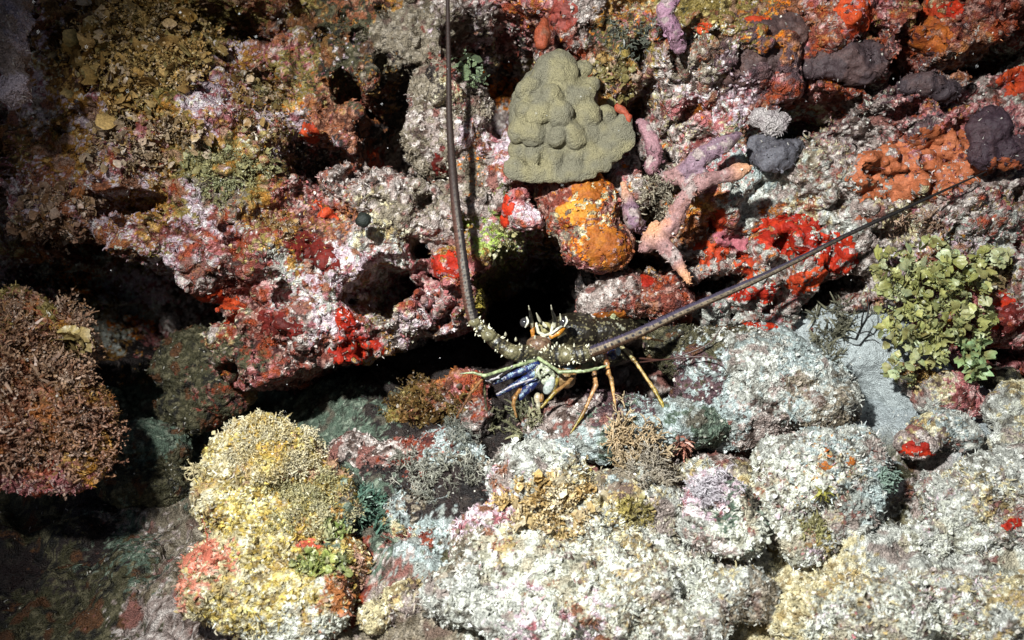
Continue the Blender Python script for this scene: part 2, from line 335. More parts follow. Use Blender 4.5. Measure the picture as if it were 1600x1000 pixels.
    A = [(15,60,'lil'),(20,130,'lil'),(30,230,'brn'),(110,60,'brn'),(200,40,'och'),(280,80,'och'),(250,130,'olv'),(180,150,'och'),(340,60,'olv'),(420,70,'rbr'),(480,60,'brn'),(560,40,'dgr'),(380,100,'lil'),(450,90,'pnk'),(310,130,'lil'),(600,60,'olg'),(660,50,'olg'),
      (550,110,'dgr'),(760,10,'gry'),(800,20,'pnk'),(850,50,'mar'),(905,20,'gry'),(880,70,'mar'),(960,50,'dgr'),(1000,80,'olv'),(940,120,'och'),(1040,120,'gry'),(1090,90,'olg'),(1120,40,'olv'),(1190,80,'prp'),(1150,110,'prp'),(1210,110,'prp'),(1260,30,'rbr'),(1300,50,'mar'),(1340,95,'prp'),
      (1350,20,'pnk'),(1400,50,'mar'),(1400,120,'mar'),(1450,30,'rbr'),(1500,40,'mar'),(1520,70,'rbr'),(1570,30,'mar'),(150,200,'lil'),(120,240,'och'),(200,230,'pnk'),(330,170,'lil'),(280,210,'och'),(400,130,'och'),(460,120,'olv'),(520,170,'rbr'),(430,200,'lil'),(380,190,'pnk'),
      (670,180,'olg'),(700,250,'olg'),(740,200,'gry'),(770,240,'lil'),(1060,150,'gry'),(1110,140,'lil'),(1090,180,'pnk'),(1160,170,'lil'),(1200,160,'mar'),(1250,150,'pnk'),(1300,160,'mar'),(1400,160,'prp'),(1450,140,'prp'),(1380,210,'gry'),(1330,215,'gry'),(1540,130,'gry'),(1580,180,'pnk'),
      (1500,180,'pnk'),(1550,220,'prp'),(1440,200,'pnk'),(300,240,'olv'),(350,230,'och'),(370,270,'olv'),(430,240,'olv'),(470,260,'shd'),(620,290,'gry'),(680,300,'olg'),(760,290,'gry'),(1000,260,'gry'),(1040,290,'olg'),(1200,250,'blu'),(1260,270,'olg'),(1300,250,'gry'),(1320,290,'gry'),(1400,300,'gry'),
      (1500,250,'pnk'),(1530,300,'gry'),(1590,300,'gry'),(60,300,'lil'),(100,310,'rbr'),(90,370,'rbr'),(180,290,'lil'),(230,300,'och'),(270,300,'olv'),(350,300,'olg'),(400,310,'och'),(330,340,'lil'),(380,350,'mar'),(430,330,'mar'),(330,390,'pnk'),(270,400,'lil'),(250,430,'lil'),(480,330,'mar'),(510,310,'pnk'),
      (470,370,'och'),(540,290,'gry'),(580,330,'gry'),(640,330,'olg'),(610,370,'tan'),(700,340,'gry'),(540,350,'rbr'),(770,310,'gry'),(790,370,'grn'),(780,410,'olv'),(830,330,'pnk'),(500,395,'mar'),(420,390,'olv'),(560,390,'gry'),(600,400,'sil'),(380,430,'mar'),(320,430,'gry'),(420,440,'pnk'),(470,430,'sil'),(520,430,'lil'),
      (560,430,'lil'),(500,470,'lil'),(640,380,'olg'),(660,410,'pnk'),(700,440,'pnk'),(660,470,'pnk'),(770,460,'olv'),(930,460,'gry'),(1000,450,'mar'),(1060,470,'mar'),(960,480,'gry'),(1100,430,'gry'),(1150,400,'gry'),(1190,330,'sil'),(1240,310,'gry'),(1300,330,'sil'),(1380,370,'gry'),(1440,340,'tan'),(1500,340,'gry'),(1560,390,'sil'),(1590,340,'pnk'),
      (1110,350,'rbr'),(1150,370,'pnk'),(1130,480,'sil'),(1220,470,'pnk'),(1190,440,'sil'),(1260,450,'gry'),(1240,500,'sil'),(1340,360,'sil'),(1350,400,'gry'),(380,490,'mar'),(340,470,'mar'),(430,510,'mar'),(300,480,'gry'),(480,540,'gry'),(460,590,'mar'),(560,500,'pnk'),(520,570,'mar'),(560,590,'gry'),(620,510,'gry'),(600,560,'och'),(660,500,'lil'),(650,540,'gry'),
      (720,510,'pnk'),(700,480,'gry'),(350,560,'dgr'),(300,580,'dgr'),(380,620,'mar'),(430,610,'pnk'),(1560,450,'mar'),(1500,430,'och'),(1560,500,'pnk'),(1590,420,'gry'),(880,440,'shd'),(650,620,'shd'),(100,450,'shd'),(200,560,'shd'),(80,540,'shd'),(620,150,'shd'),(770,100,'shd'),(500,250,'shd'),
      (-200,100,'brn'),(-200,400,'shd'),(800,-150,'dgr'),(1200,-150,'mar'),(400,-150,'dgr'),(1750,100,'mar'),(1750,400,'gry'),(500,720,'shd'),(900,720,'shd'),(1300,720,'shd')]
    ra = np.random.RandomState(17)
    for _ in range(260):
        A.append((ra.uniform(0, 1600), ra.uniform(0, 640), ra.choice(['pnk', 'lil', 'och', 'olv', 'mar', 'wht', 'pnk', 'tan', 'rbr', 'ora', 'gry', 'prp']), ra.uniform(.35, .62)))
    m2 = mkmesh('reef_wall', V, F, colour(V, A, 0)); o = obj('reef_wall', m2, M_ROCK); tag(o, kind='structure')
    host(o, m2, Vc, .9, 'wall')
wall()
# ================================================================== SEABED
def ground_d(py): return .5 / (math.sin(PITCH) + math.cos(PITCH) * (py - 500) * K)
def seabed():
    st = .0019; xs = np.arange(-.75, .95, st); ys = np.arange(.36, 1.45, st); X, Y = np.meshgrid(xs, ys); sh = X.shape
    P = np.stack([X.ravel(), Y.ravel(), np.zeros(X.size)], 1)
    sp = W(1390, 580, ground_d(580))
    q = np.sqrt(((X - sp[0]) / .16) ** 2 + ((Y - sp[1]) / .2) ** 2) + (fbm(P, .06, 77, 2).reshape(sh) - .5) * .5
    sm = sstep(.8, 1.15, q); sm[X < .18] = 1
    H = (fbm(P, .09, 61, 4).reshape(sh) - .5) * .10
    rs = np.random.RandomState(9); L = np.zeros(sh)
    for _ in range(700):
        r = rs.uniform(.012, .045); bx, by = rs.uniform(-.75, .95), rs.uniform(.36, 1.45)
        i0, i1 = max(int((by - r - .36) / st), 0), int((by + r - .36) / st); j0, j1 = max(int((bx - r + .75) / st), 0), int((bx + r + .75) / st)
        s = L[i0:i1, j0:j1]
        if s.size == 0: continue
        qq = ((X[i0:i1, j0:j1] - bx) ** 2 + (Y[i0:i1, j0:j1] - by) ** 2) / r / r
        L[i0:i1, j0:j1] = np.maximum(s, r * .6 * np.sqrt(np.clip(1 - qq, 0, 1)))
    Z = (H + L) * sm + .004 * (fbm(P, .03, 66, 2).reshape(sh)) - .035 * sm - .10 * sstep(-.15, -.4, X) - .12 * sstep(.75, .55, Y)
    V = np.stack([X.ravel(), Y.ravel(), Z.ravel()], 1)
    i, j = np.meshgrid(np.arange(sh[0] - 1), np.arange(sh[1] - 1), indexing='ij'); a = (i * sh[1] + j).ravel()
    F = np.stack([a, a + 1, a + sh[1] + 1, a + sh[1]], 1)
    me = mkmesh('t', V, F); mf = evalmesh(me, [('N', 'CLOUDS', .03, .02, 3), ('N', 'VORONOI', .008, -.0035, 0), ('N', 'CLOUDS', .006, .004, 2)]); V2, F, N = getVF(mf)
    s1 = sm.ravel()[:, None]; V2 = V * (1 - s1) + V2 * s1
    A = [(50,800,'dgr'),(100,860,'dgr'),(150,780,'shd'),(200,860,'tea'),(230,720,'tea'),(30,900,'shd'),(240,830,'gry'),(280,880,'olg'),(250,800,'olg'),(180,900,'dgr'),(260,940,'gry'),(100,980,'dgr'),(120,830,'shd'),(60,950,'dgr'),(600,850,'tea'),(620,900,'gry'),(560,880,'mar'),
         (680,860,'blu'),(650,960,'olg'),(550,780,'tea'),(700,720,'shd'),(800,640,'shd'),(740,600,'shd'),(870,600,'shd'),(900,700,'gry'),(1000,640,'gry'),(1390,560,'snd'),(1330,520,'snd'),(1420,600,'snd'),(1300,620,'olg'),(1350,700,'dgr'),(1500,700,'gry'),(1580,650,'tan'),(1400,860,'sil'),(1250,900,'tan'),(900,1000,'wht'),(1500,1000,'wht')]  # near-black spots under the lobster paint the cave's shade onto the floor
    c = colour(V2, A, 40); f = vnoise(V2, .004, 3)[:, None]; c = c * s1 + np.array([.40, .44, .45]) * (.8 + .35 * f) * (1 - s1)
    m2 = mkmesh('seabed', V2, F, c); o = obj('seabed', m2, M_ROCK); tag(o, kind='structure'); host(o, m2, V2, 1.0, 'bed')
seabed()
# ================================================================== ROCKS
rock('hanging_rock', [(905,330,1.04,58,62,55),(930,385,1.03,60,40,50),(880,300,1.06,45,50,50)],
     [(870,310,'mar'),(905,290,'ora',.8),(900,330,'tan'),(920,350,'ora',.7),(880,350,'olg'),(940,385,'ora'),(900,395,'mar'),(960,370,'mar'),(910,410,'pnk'),(960,410,'rbr')],
     'ochre and orange crusted rock hanging below the lobed coral', coarse=.02, seed=1, fuzz=.5)
rock('coralline_knob', [(808,318,1.03,26,26,26),(825,340,1.025,26,24,24),(800,345,1.05,24,20,24)], [(810,320,'pnk'),(825,345,'lil',.6),(800,300,'pnk'),(800,340,'gry',.7)],
     'small knobbly pink crusted rock just left of the hanging ochre rock', coarse=.01, seed=2, fuzz=.4)
rock('fuzzy_rock', [(690,150,1.10,55,50,50),(680,215,1.09,52,60,50),(720,170,1.10,45,45,45)], [(670,130,'olg'),(700,180,'gry'),(660,170,'gry',.7),(720,210,'olg'),(690,250,'olg')],
     'furry grey brown upright rock behind the upright antenna', coarse=.015, seed=3, fuzz=2.2)
rock('ledge_rock', [(985,462,1.06,62,34,45),(1035,470,1.06,50,30,45),(935,475,1.07,36,30,40)], [(940,460,'gry'),(985,450,'gry'),(1030,445,'mar'),(1040,480,'mar'),(970,480,'mar'),(1000,490,'rbr')],
     'grey and maroon crusted rock overhanging the lobster back', coarse=.015, seed=4, fuzz=.9)
rock('mid_slope_rock', [(1200,590,1.0,150,70,70,-18),(1110,560,1.06,110,50,60,-12),(1275,632,.975,66,44,50),(1150,630,1.0,110,70,60),(1210,548,1.06,90,36,50,-20)],
     [(1230,530,'blu'),(1180,560,'sil'),(1120,590,'blu'),(1200,610,'sil'),(1250,590,'blu'),(1290,600,'sil'),(1300,640,'olg'),(1180,640,'gry'),(1120,640,'blu'),(1340,620,'sil'),(1060,560,'dgr'),(1080,600,'prp'),(1220,660,'gry'),(1150,580,'sil'),(1270,560,'blu'),(1070,530,'dgr')],
     'broad grey pink rock slope right of the lobster legs', coarse=.025, seed=5, fuzz=1.6)
def sandpatch():
    V, F = join([ell(*e) for e in [(1370,562,1.10,130,72,50,-25),(1250,520,1.12,90,30,30,-15),(1440,610,1.07,70,44,36)]])
    me = evalmesh(mkmesh('t', V, F), [('R', .003), ('S', 12), ('N', 'CLOUDS', .05, .03, 2), ('R', .0018), ('N', 'CLOUDS', .007, .0045, 3)]); V, F, N = getVF(me)
    m2 = mkmesh('sand', V, F, np.array([.44,.48,.48]) * (.6 + .7 * fbm(V, .004, 3, 3))[:, None]); o = obj('sand', m2, M_SAND); tag(o, kind='structure'); host(o, m2, None, .5, 'sand')
sandpatch()
rock('low_blue_rock', [(960,680,.98,110,45,60),(1060,665,.98,80,40,60),(880,665,1.0,70,35,50),(950,640,1.03,100,30,50)], [(900,660,'gry'),(960,670,'tea'),(1010,650,'blu'),(1060,660,'blu'),(1100,690,'tea'),(1030,700,'blu'),(900,700,'blu'),(960,620,'prp'),(870,640,'gry'),(1000,600,'prp')],
     'low blue grey rock under the lobster feet', coarse=.02, seed=6, fuzz=1.2)
rock('yellow_boulder', [(420,730,.88,80,80,70),(375,790,.87,66,80,62),(445,840,.86,96,88,74),(500,780,.88,62,70,54),(380,900,.84,100,76,70),(520,900,.86,64,66,60),(350,720,.90,32,42,44),(440,950,.82,110,60,60)],
     [(410,690,'yel'),(440,660,'yel'),(360,700,'tan'),(330,760,'tan'),(400,760,'yel'),(450,740,'yel'),(380,800,'yel'),(430,830,'yel'),(480,800,'tan'),(500,760,'olv'),(520,830,'olv'),(480,850,'yel'),(440,880,'yel'),(530,790,'tea'),(390,870,'tan'),(340,840,'tan'),(300,880,'sal',.7),(420,920,'tan'),
      (500,900,'olv'),(540,860,'och'),(460,690,'yel'),(350,930,'tan'),(460,970,'wht'),(560,930,'rbr'),(490,720,'olv'),(350,760,'yel',.6),(400,900,'yel',.7),(330,800,'tan',.7),(440,790,'wht',.5),(360,860,'yel',.7)],
     'tall yellow green algae covered boulder at lower left', coarse=.03, seed=7, fuzz=2.2, cat='boulder')
rock('white_boulder', [(840,760,.88,85,70,75),(900,820,.87,90,60,70),(780,850,.86,84,66,66),(985,790,.89,84,64,66),(1000,850,.86,64,52,50),(880,885,.83,95,50,60),(760,930,.82,100,56,60),(1060,900,.84,70,40,50),(960,940,.80,105,56,60),(1150,925,.82,74,40,50),(850,965,.79,110,50,60),(1060,975,.79,90,45,50)],
     [(830,700,'sil'),(860,730,'wht'),(900,720,'blu'),(800,760,'sil'),(760,800,'lil'),(850,800,'tan'),(920,770,'tan'),(960,740,'olg'),(1000,760,'tan'),(1020,800,'sil'),(960,820,'tan'),(1000,860,'wht'),(900,870,'wht'),(820,870,'wht'),(760,880,'wht'),(930,840,'sil'),(1060,850,'sil'),(1080,890,'wht'),(1100,920,'sil'),(720,850,'olg'),(870,940,'wht'),(700,950,'sil'),(1000,960,'wht'),(940,800,'yel',.4)],
     'big bright white boulder with orange seaweed in front of the lobster', coarse=.03, seed=8, fuzz=2.2, cat='boulder')
rock('lilac_knob', [(1120,790,.84,55,50,45),(1145,830,.83,55,45,45),(1100,820,.85,40,40,40)], [(1090,770,'lil'),(1130,770,'lil'),(1140,800,'wht'),(1150,840,'wht'),(1100,830,'sil'),(1170,790,'tea'),(1120,850,'gry')],
     'small white knob topped by lilac branching seaweed', coarse=.012, seed=9, fuzz=1.9)
rock('round_boulder', [(1265,740,.89,84,72,74),(1312,790,.88,66,64,60),(1215,805,.87,54,52,50),(1330,722,.90,50,50,46),(1265,848,.86,56,30,36)],
     [(1240,690,'sil'),(1290,680,'blu'),(1330,700,'sil'),(1350,760,'blu'),(1260,740,'wht'),(1310,760,'wht'),(1200,760,'wht'),(1200,820,'wht'),(1270,820,'olv',.7),(1240,850,'wht'),(1310,830,'sil'),(1290,725,'ora',.22),(1325,718,'ora',.25),(1320,700,'och',.4),(1280,790,'sil'),(1220,700,'sil')],
     'round pale boulder with two small orange spots', coarse=.02, seed=10, fuzz=2.2, cat='boulder')
rock('right_boulder', [(1520,815,.88,85,75,70,-10),(1575,765,.90,80,65,60),(1440,862,.87,66,46,50,20),(1600,850,.87,60,80,60),(1485,765,.91,46,36,44),(1420,905,.86,50,30,40)],
     [(1450,770,'sil'),(1420,830,'wht'),(1480,800,'sil'),(1520,760,'tan'),(1560,740,'sil'),(1600,760,'sil'),(1540,820,'wht'),(1500,860,'wht'),(1590,830,'sil'),(1570,880,'sil'),(1400,870,'sil'),(1440,890,'wht'),(1540,790,'tan'),(1580,800,'gry')],
     'wide sandy white boulder at the right edge', coarse=.03, seed=11, fuzz=2.0, cat='boulder')
rock('bottom_boulder', [(1310,950,.80,96,52,56),(1400,960,.79,74,62,50),(1475,940,.81,84,50,56,-8),(1570,965,.80,80,54,50)], [(1300,900,'tan'),(1350,880,'wht'),(1420,890,'wht'),(1500,900,'sil'),(1560,930,'tan'),(1400,940,'wht'),(1300,960,'wht'),(1500,970,'wht'),(1600,980,'sil')],
     'low pale boulder along the bottom right', coarse=.025, seed=12, fuzz=1.8, cat='boulder')
rock('crusted_pebble', [(1480,615,1.02,52,36,40),(1510,630,1.02,34,30,30),(1440,600,1.04,36,20,30)], [(1440,600,'gry'),(1480,610,'tan'),(1510,630,'pnk'),(1460,630,'sil')],
     'small pinkish rock between sand patch and green seaweed', coarse=.01, seed=13, fuzz=.5)
rock('crusted_pebble', [(1470,668,.98,52,30,35,10),(1440,690,.96,40,26,30),(1505,680,.97,30,26,30)], [(1430,650,'tan'),(1470,660,'blu'),(1500,670,'sil'),(1440,690,'gry')],
     'small white crusted rock above the red sponge in the crack', coarse=.012, seed=14, fuzz=1.2)
rock('crusted_pebble', [(1590,640,.98,48,50,40),(1580,690,.96,36,30,30)], [(1590,610,'tan'),(1570,650,'sil'),(1600,680,'wht')],
     'yellowish grey rock cut by the right edge above the wide boulder', coarse=.012, seed=15, fuzz=.8)
rock('crusted_pebble', [(1555,590,1.06,40,18,30)], [(1550,590,'dgr')],
     'dim grey stone in the gap at the right edge', coarse=.01, seed=16, fuzz=.8)
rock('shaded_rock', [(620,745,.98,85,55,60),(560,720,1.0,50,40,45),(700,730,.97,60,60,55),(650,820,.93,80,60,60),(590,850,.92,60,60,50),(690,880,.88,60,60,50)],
     [(550,700,'gry'),(600,700,'gry'),(640,690,'mar'),(700,690,'blu'),(720,730,'olg'),(600,750,'shd'),(580,790,'tea'),(640,760,'shd'),(640,820,'blu'),(700,800,'olg'),(600,840,'tan'),(640,870,'mar'),(700,860,'blu'),(560,880,'mar'),(720,900,'dgr')],
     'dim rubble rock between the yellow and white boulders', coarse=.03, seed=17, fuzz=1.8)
rock('brown_outcrop', [(60,540,.93,70,64,60),(20,500,.95,60,50,50),(60,640,.90,84,70,60),(130,640,.93,50,44,44),(120,710,.91,62,50,50),(-20,620,.88,80,130,70),(60,735,.90,90,34,46)],
     [(30,480,'olv'),(60,520,'rbr'),(110,540,'och'),(40,600,'rbr'),(100,620,'rbr'),(150,640,'brn'),(50,680,'rbr'),(120,700,'och'),(170,740,'rbr'),(30,740,'sal',.5),(10,600,'rbr'),(80,740,'pnk'),(90,650,'brn')],
     'big reddish brown seaweed covered outcrop at the left edge', coarse=.03, seed=18, fuzz=2.4, cat='outcrop')
rock('seaweed_rock', [(680,625,1.10,60,30,40),(730,610,1.10,36,36,36),(745,650,1.08,30,36,30),(640,650,1.10,40,20,30)], [(650,630,'brn'),(700,610,'rbr'),(740,620,'mar'),(750,600,'pnk'),(735,660,'gry'),(620,640,'olv')],
     'small brown rock inside the cave left of the lobster legs', coarse=.012, seed=19, fuzz=1.6)
rock('dim_cave_rock', [(310,570,1.15,70,60,50),(350,600,1.13,50,50,45),(300,640,1.15,60,40,50)], [(290,560,'dgr'),(330,540,'dgr'),(340,600,'mar'),(300,640,'dgr'),(370,590,'brn')],
     'dim greenish rock in the dark gap at left', coarse=.02, seed=20, fuzz=1.0)
rock('dim_cave_rock', [(235,700,1.12,60,50,50),(220,760,1.08,70,40,50)], [(230,690,'tea'),(190,740,'dgr'),(260,760,'dgr')],
     'teal tinged dim rock beside the yellow boulder', coarse=.02, seed=21, fuzz=1.0)
print('rocks done', sum(len(h['V']) for h in HOSTS))
g = 'small pale turf covered stones between the boulders'
for k, (x, y, d, r, lb) in enumerate([(1180,880,.87,34,'small pale stone directly under the lilac tufted knob'),(1345,880,.90,36,'small pale stone low in the crack between the two right boulders'),(1395,800,.93,28,'half shaded stone in the crack right of the round boulder'),(1090,740,.93,30,'small stone between tan branching seaweed and lilac tufted knob'),
        (700,850,.89,36,'small stone against the left foot of the white boulder'),(640,930,.84,44,'dim stone between the yellow and white boulders at the bottom edge'),(590,960,.83,34,'shaded stone right beside the foot of the yellow boulder'),(1240,980,.80,40,'pale stone at the bottom edge left of the low pale boulder')]):
    rock('turfed_stone', [(x, y, d, r, r * .8, r * .8), (x + r * .5, y + r * .3, d + .005, r * .7, r * .6, r * .6)], [(x, y, 'sil' if k not in (4, 5, 6) else 'olg'), (x + r * .5, y, 'wht' if k not in (4, 5, 6) else 'gry'), (x - r * .5, y + 10, 'tan')], lb, 'rock', g, coarse=.02, seed=60 + k, fuzz=1.9)
# ================================================================== LARGE CORAL AND SPONGES (solid growths)
def growth(name, prims, colf, mat, label, cat, group=None, voxel=.0012, mods=(), smooth=4, parent=None):
    V, F = join(prims)
    me = evalmesh(mkmesh('t', V, F), [('R', voxel), ('S', smooth)] + list(mods)); V, F, N = getVF(me)
    o = obj(name, mkmesh(name, V, F, colf(V, N)), mat, parent)
    if label: tag(o, label, cat, group)
    return o, V, N
def two(c1, c2, scale, seed, lo=.45, hi=.6):
    c1, c2 = np.array(c1), np.array(c2)
    return lambda V, N: c1 + (c2 - c1) * sstep(lo, hi, fbm(V, scale, seed, 3))[:, None]
cd0 = .985
lobes = [(872,98,24),(848,118,22),(888,122,24),(830,140,22),(862,148,26),(902,150,24),(818,170,22),(845,178,24),(880,180,27),(918,180,24),(812,202,22),(838,212,25),(868,215,24),(900,214,27),(935,206,25),
         (808,236,20),(832,246,24),(862,250,26),(895,246,25),(928,236,24),(958,216,26),(812,262,18),(845,268,18),(880,268,18),(945,180,20),(925,135,18),(905,108,17)]
pr = [ell(865,190,cd0 + .035, 72, 92, 40), ell(895,225,cd0 + .035,80,52,36), ell(868,120,cd0+.03,38,40,30)]
for x, y, rx, ry, ro in ((968,212,26,30,10),(955,236,22,16,-30),(930,252,30,16,-20),(905,268,28,15,-10),(870,276,30,12,0),(832,272,36,14,0),(803,262,18,20,0),(975,190,14,16,0)): pr.append(ell(x, y, cd0 + .012, rx, ry, 7, ro))
rs_ = np.random.RandomState(3)
for x, y, r in lobes:
    dx = (x - 865) / 100; dy = (y - 190) / 110; dd = cd0 + .045 * (dx * dx + dy * dy)
    x += rs_.uniform(-6, 6); y += rs_.uniform(-5, 5); pr.append(ell(x, y, dd + .001 + .004 * rs_.rand(), r * rs_.uniform(.7, 1.15), r * rs_.uniform(.6, 1.0), r * .72, rs_.uniform(20, 120)))
growth('lobed_coral', pr, two((.18,.165,.115), (.25,.22,.125), .02, 5, .35, .7), M_CORAL, 'pale olive lobed coral mound with scalloped lower rim', 'coral',
       voxel=.0013, smooth=7, mods=[('N', 'CLOUDS', .018, .009, 2), ('N', 'VORONOI', .004, -.0012, 0)])
def tubegrowth(name, chains, c1, c2, label, tip=None, cat='sponge', group=None, seed=0):
    pr = []
    tips = []
    for ch in chains:
        P = [W(*p[:3]) for p in ch]; r = [p[3] * K * p[2] * .88 for p in ch]
        V, F, t = tube(P, r, 20, 10); pr.append((V, F)); tips.append(P[-1])
    def cf(V, N):
        crust = sstep(.60, .66, fbm(V, .012, seed + 60, 3))[:, None]
        c = two(c1, c2, .025, seed)(V, N) * (.7 + .6 * fbm(V, .005, 3, 2))[:, None]; c = c * np.where(vnoise(V, .0034, 9) > .84, .25, 1.0)[:, None]; c = c * .82; c = c + (np.array([.30, .24, .22]) * (.4 + 1.2 * vnoise(V, .002, 5))[:, None] - c) * crust * .85
        if tip is not None:
            dm = np.min([np.linalg.norm(V - T, axis=1) for T in tips], axis=0)
            c = c + (np.array(tip) - c) * sstep(.028, .004, dm)[:, None] * .8
        return c
    o, V, N = growth(name, pr, cf, M_TUBE, label, cat, group, voxel=.0012, smooth=4, mods=[('N', 'CLOUDS', .022, .011, 2), ('N', 'CLOUDS', .007, .0032, 2)])
    host(o, o.data, None, .35); return o
g = 'finger sponges on the reef'
tubegrowth('finger_sponge', [[(1008,386,.985,12),(1030,368,.98,17),(1052,348,.972,17),(1062,322,.966,15),(1080,298,.962,14),(1108,282,.96,13.5),(1138,272,.96,12.5),(1166,264,.96,10.5)],
                             [(1028,372,.98,15),(1050,398,.97,14),(1064,420,.965,11.5),(1075,438,.962,7.5)],[(1012,380,.985,15),(1022,358,.985,16)]],
           (.33,.18,.17), (.48,.22,.16), 'pinkish mauve finger sponge forked upward and down with orange tips', (.60,.30,.15), group=g, seed=4)
tubegrowth('finger_sponge', [[(1040,280,1.02,14),(1065,272,1.00,19),(1092,250,.99,18),(1120,232,.985,15),(1150,212,.985,9)],[(1065,272,1.0,17),(1085,292,.995,17),(1095,275,.99,15)]],
           (.24,.15,.19), (.36,.20,.19), 'stubby mauve finger sponge leaning up right behind the forked pink one', group=g, seed=8)
tubegrowth('finger_sponge', [[(1000,352,1.0,14),(990,345,.99,17),(984,325,.985,15),(977,305,.98,9),(974,288,.98,6)]], (.25,.15,.20), (.30,.18,.20),
           'short purple finger sponge with orange tip left of the forked one', (.50,.24,.12), group=g, seed=12)
tubegrowth('finger_sponge', [[(1062,72,1.0,13),(1050,45,.98,15),(1040,25,.975,15),(1045,5,.97,15),(1062,-20,.97,14)]], (.32,.17,.24), (.38,.22,.28),
           'curved lilac finger sponge hanging from the top of the reef', group=g, seed=16)
tubegrowth('finger_sponge', [[(1000,195,1.03,10),(1012,210,1.02,13),(1025,240,1.02,14),(1018,262,1.02,12)]], (.34,.18,.2), (.22,.10,.12),
           'small dusky pink finger sponge right beside the lobed coral', group=g, seed=18)
def lump(name, ells, c1, c2, label, cat, mat=None, group=None, coarse=.012, seed=0):
    o, V, N = growth(name, [ell(*e) for e in ells], two(c1, c2, .02, seed), mat or M_TUBE, label, cat, group, voxel=.0014, smooth=5, mods=[('N', 'CLOUDS', .03, coarse * 2.0, 2), ('N', 'CLOUDS', .009, .006, 2)])
    if name not in ('tunicate', 'sponge_nub'): host(o, o.data, None, 1.2 if mat else .6)
    return o
g = 'dark lobed sponges on the upper reef'
lump('lobed_sponge', [(1185,80,1.045,62,52,26),(1225,60,1.05,40,36,26),(1150,100,1.05,36,30,24),(1210,115,1.05,34,24,20)], (.065,.038,.036), (.10,.055,.048), 'smooth dark brown sponge hump near the upper right edge of the reef', 'sponge', group=g, seed=1)
lump('lobed_sponge', [(1340,95,1.045,48,34,24),(1290,95,1.055,44,30,22)], (.055,.035,.038), (.085,.05,.048), 'dim purple grey sponge hump under the orange crusts', 'sponge', group=g, seed=2)
lump('lobed_sponge', [(1548,205,1.0,36,38,24),(1580,238,1.0,40,26,24),(1538,240,1.0,26,24,20)], (.04,.022,.03), (.055,.03,.036), 'dark plum sponge lobe at the far end of the long antenna', 'sponge', group=g, seed=3)
lump('lobed_sponge', [(1214,246,1.035,36,24,20),(1190,232,1.04,24,24,16),(1235,232,1.045,20,16,14)], (.11,.105,.12), (.07,.065,.075), 'small slate grey sponge knob above the finger sponge', 'sponge', group=g, seed=4)
lump('lobed_sponge', [(1445,135,1.04,38,20,24),(1470,140,1.04,28,16,20)], (.05,.035,.04), (.08,.05,.05), 'low dark grey sponge strip between dark slits at upper right', 'sponge', group=g, seed=5)
lump('tunicate', [(568,343,1.0,13,12,12)], (.008,.012,.01), (.014,.018,.014), 'round blackish tunicate ball on the pale left ledge', 'tunicate', coarse=.002)
lump('sponge_nub', [(848,58,1.02,12,20,12),(851,40,1.025,10,14,10),(845,70,1.02,9,10,9)], (.24,.05,.02), (.15,.08,.05), 'small orange red nub hanging at the top of the dark hole', 'sponge', group='orange sponge nubs', coarse=.008)
lump('sponge_nub', [(972,172,.995,14,8,8,-40),(982,184,.995,7,9,7)], (.38,.04,.012), (.28,.06,.03), 'bright orange red nub at the right shoulder of the lobed coral', 'sponge', group='orange sponge nubs', coarse=.006)
lump('pale_knob', [(1208,192,1.03,24,20,16),(1190,186,1.035,18,16,14),(1222,184,1.035,14,12,12)], (.38,.34,.33), (.26,.22,.22), 'pale grey round knob below the pink ledge', 'coral', mat=M_ROCK, coarse=.008)
lump('gorgonian', [(8,60,.93,28,60,22,5),(22,125,.92,20,45,18,8),(30,20,.94,18,40,16)], (.36,.29,.32), (.24,.18,.16), 'pale lilac furry soft coral stalk at the top left edge', 'soft coral', mat=M_ROCK, coarse=.02)
# ================================================================== what the camera and light see first: depth lookup
BIN = 4
zb = np.full((300, 460), 9.0)
for h in HOSTS:
    bx = ((h['x'] + 120) / BIN).astype(int); by = ((h['y'] + 100) / BIN).astype(int); ok = (bx >= 0) & (by >= 0) & (bx < 460) & (by < 300)
    np.minimum.at(zb, (by[ok], bx[ok]), h['d'][ok])
def zat(px, py):
    i, j = int((py + 100) / BIN), int((px + 120) / BIN); return float(np.min(zb[max(i - 1, 0):i + 2, max(j - 1, 0):j + 2]))
for h in HOSTS:
    bx = np.clip(((h['x'] + 120) / BIN).astype(int), 0, 459); by = np.clip(((h['y'] + 100) / BIN).astype(int), 0, 299)
    tc = CAM - h['V']; tc /= np.linalg.norm(tc, axis=1)[:, None]; h['face'] = (tc * h['N']).sum(1)
    inside = (h['x'] > -110) & (h['x'] < 1710) & (h['y'] > -90) & (h['y'] < 1090)
    h['vis'] = inside & (h['d'] < zb[by, bx] + .018)
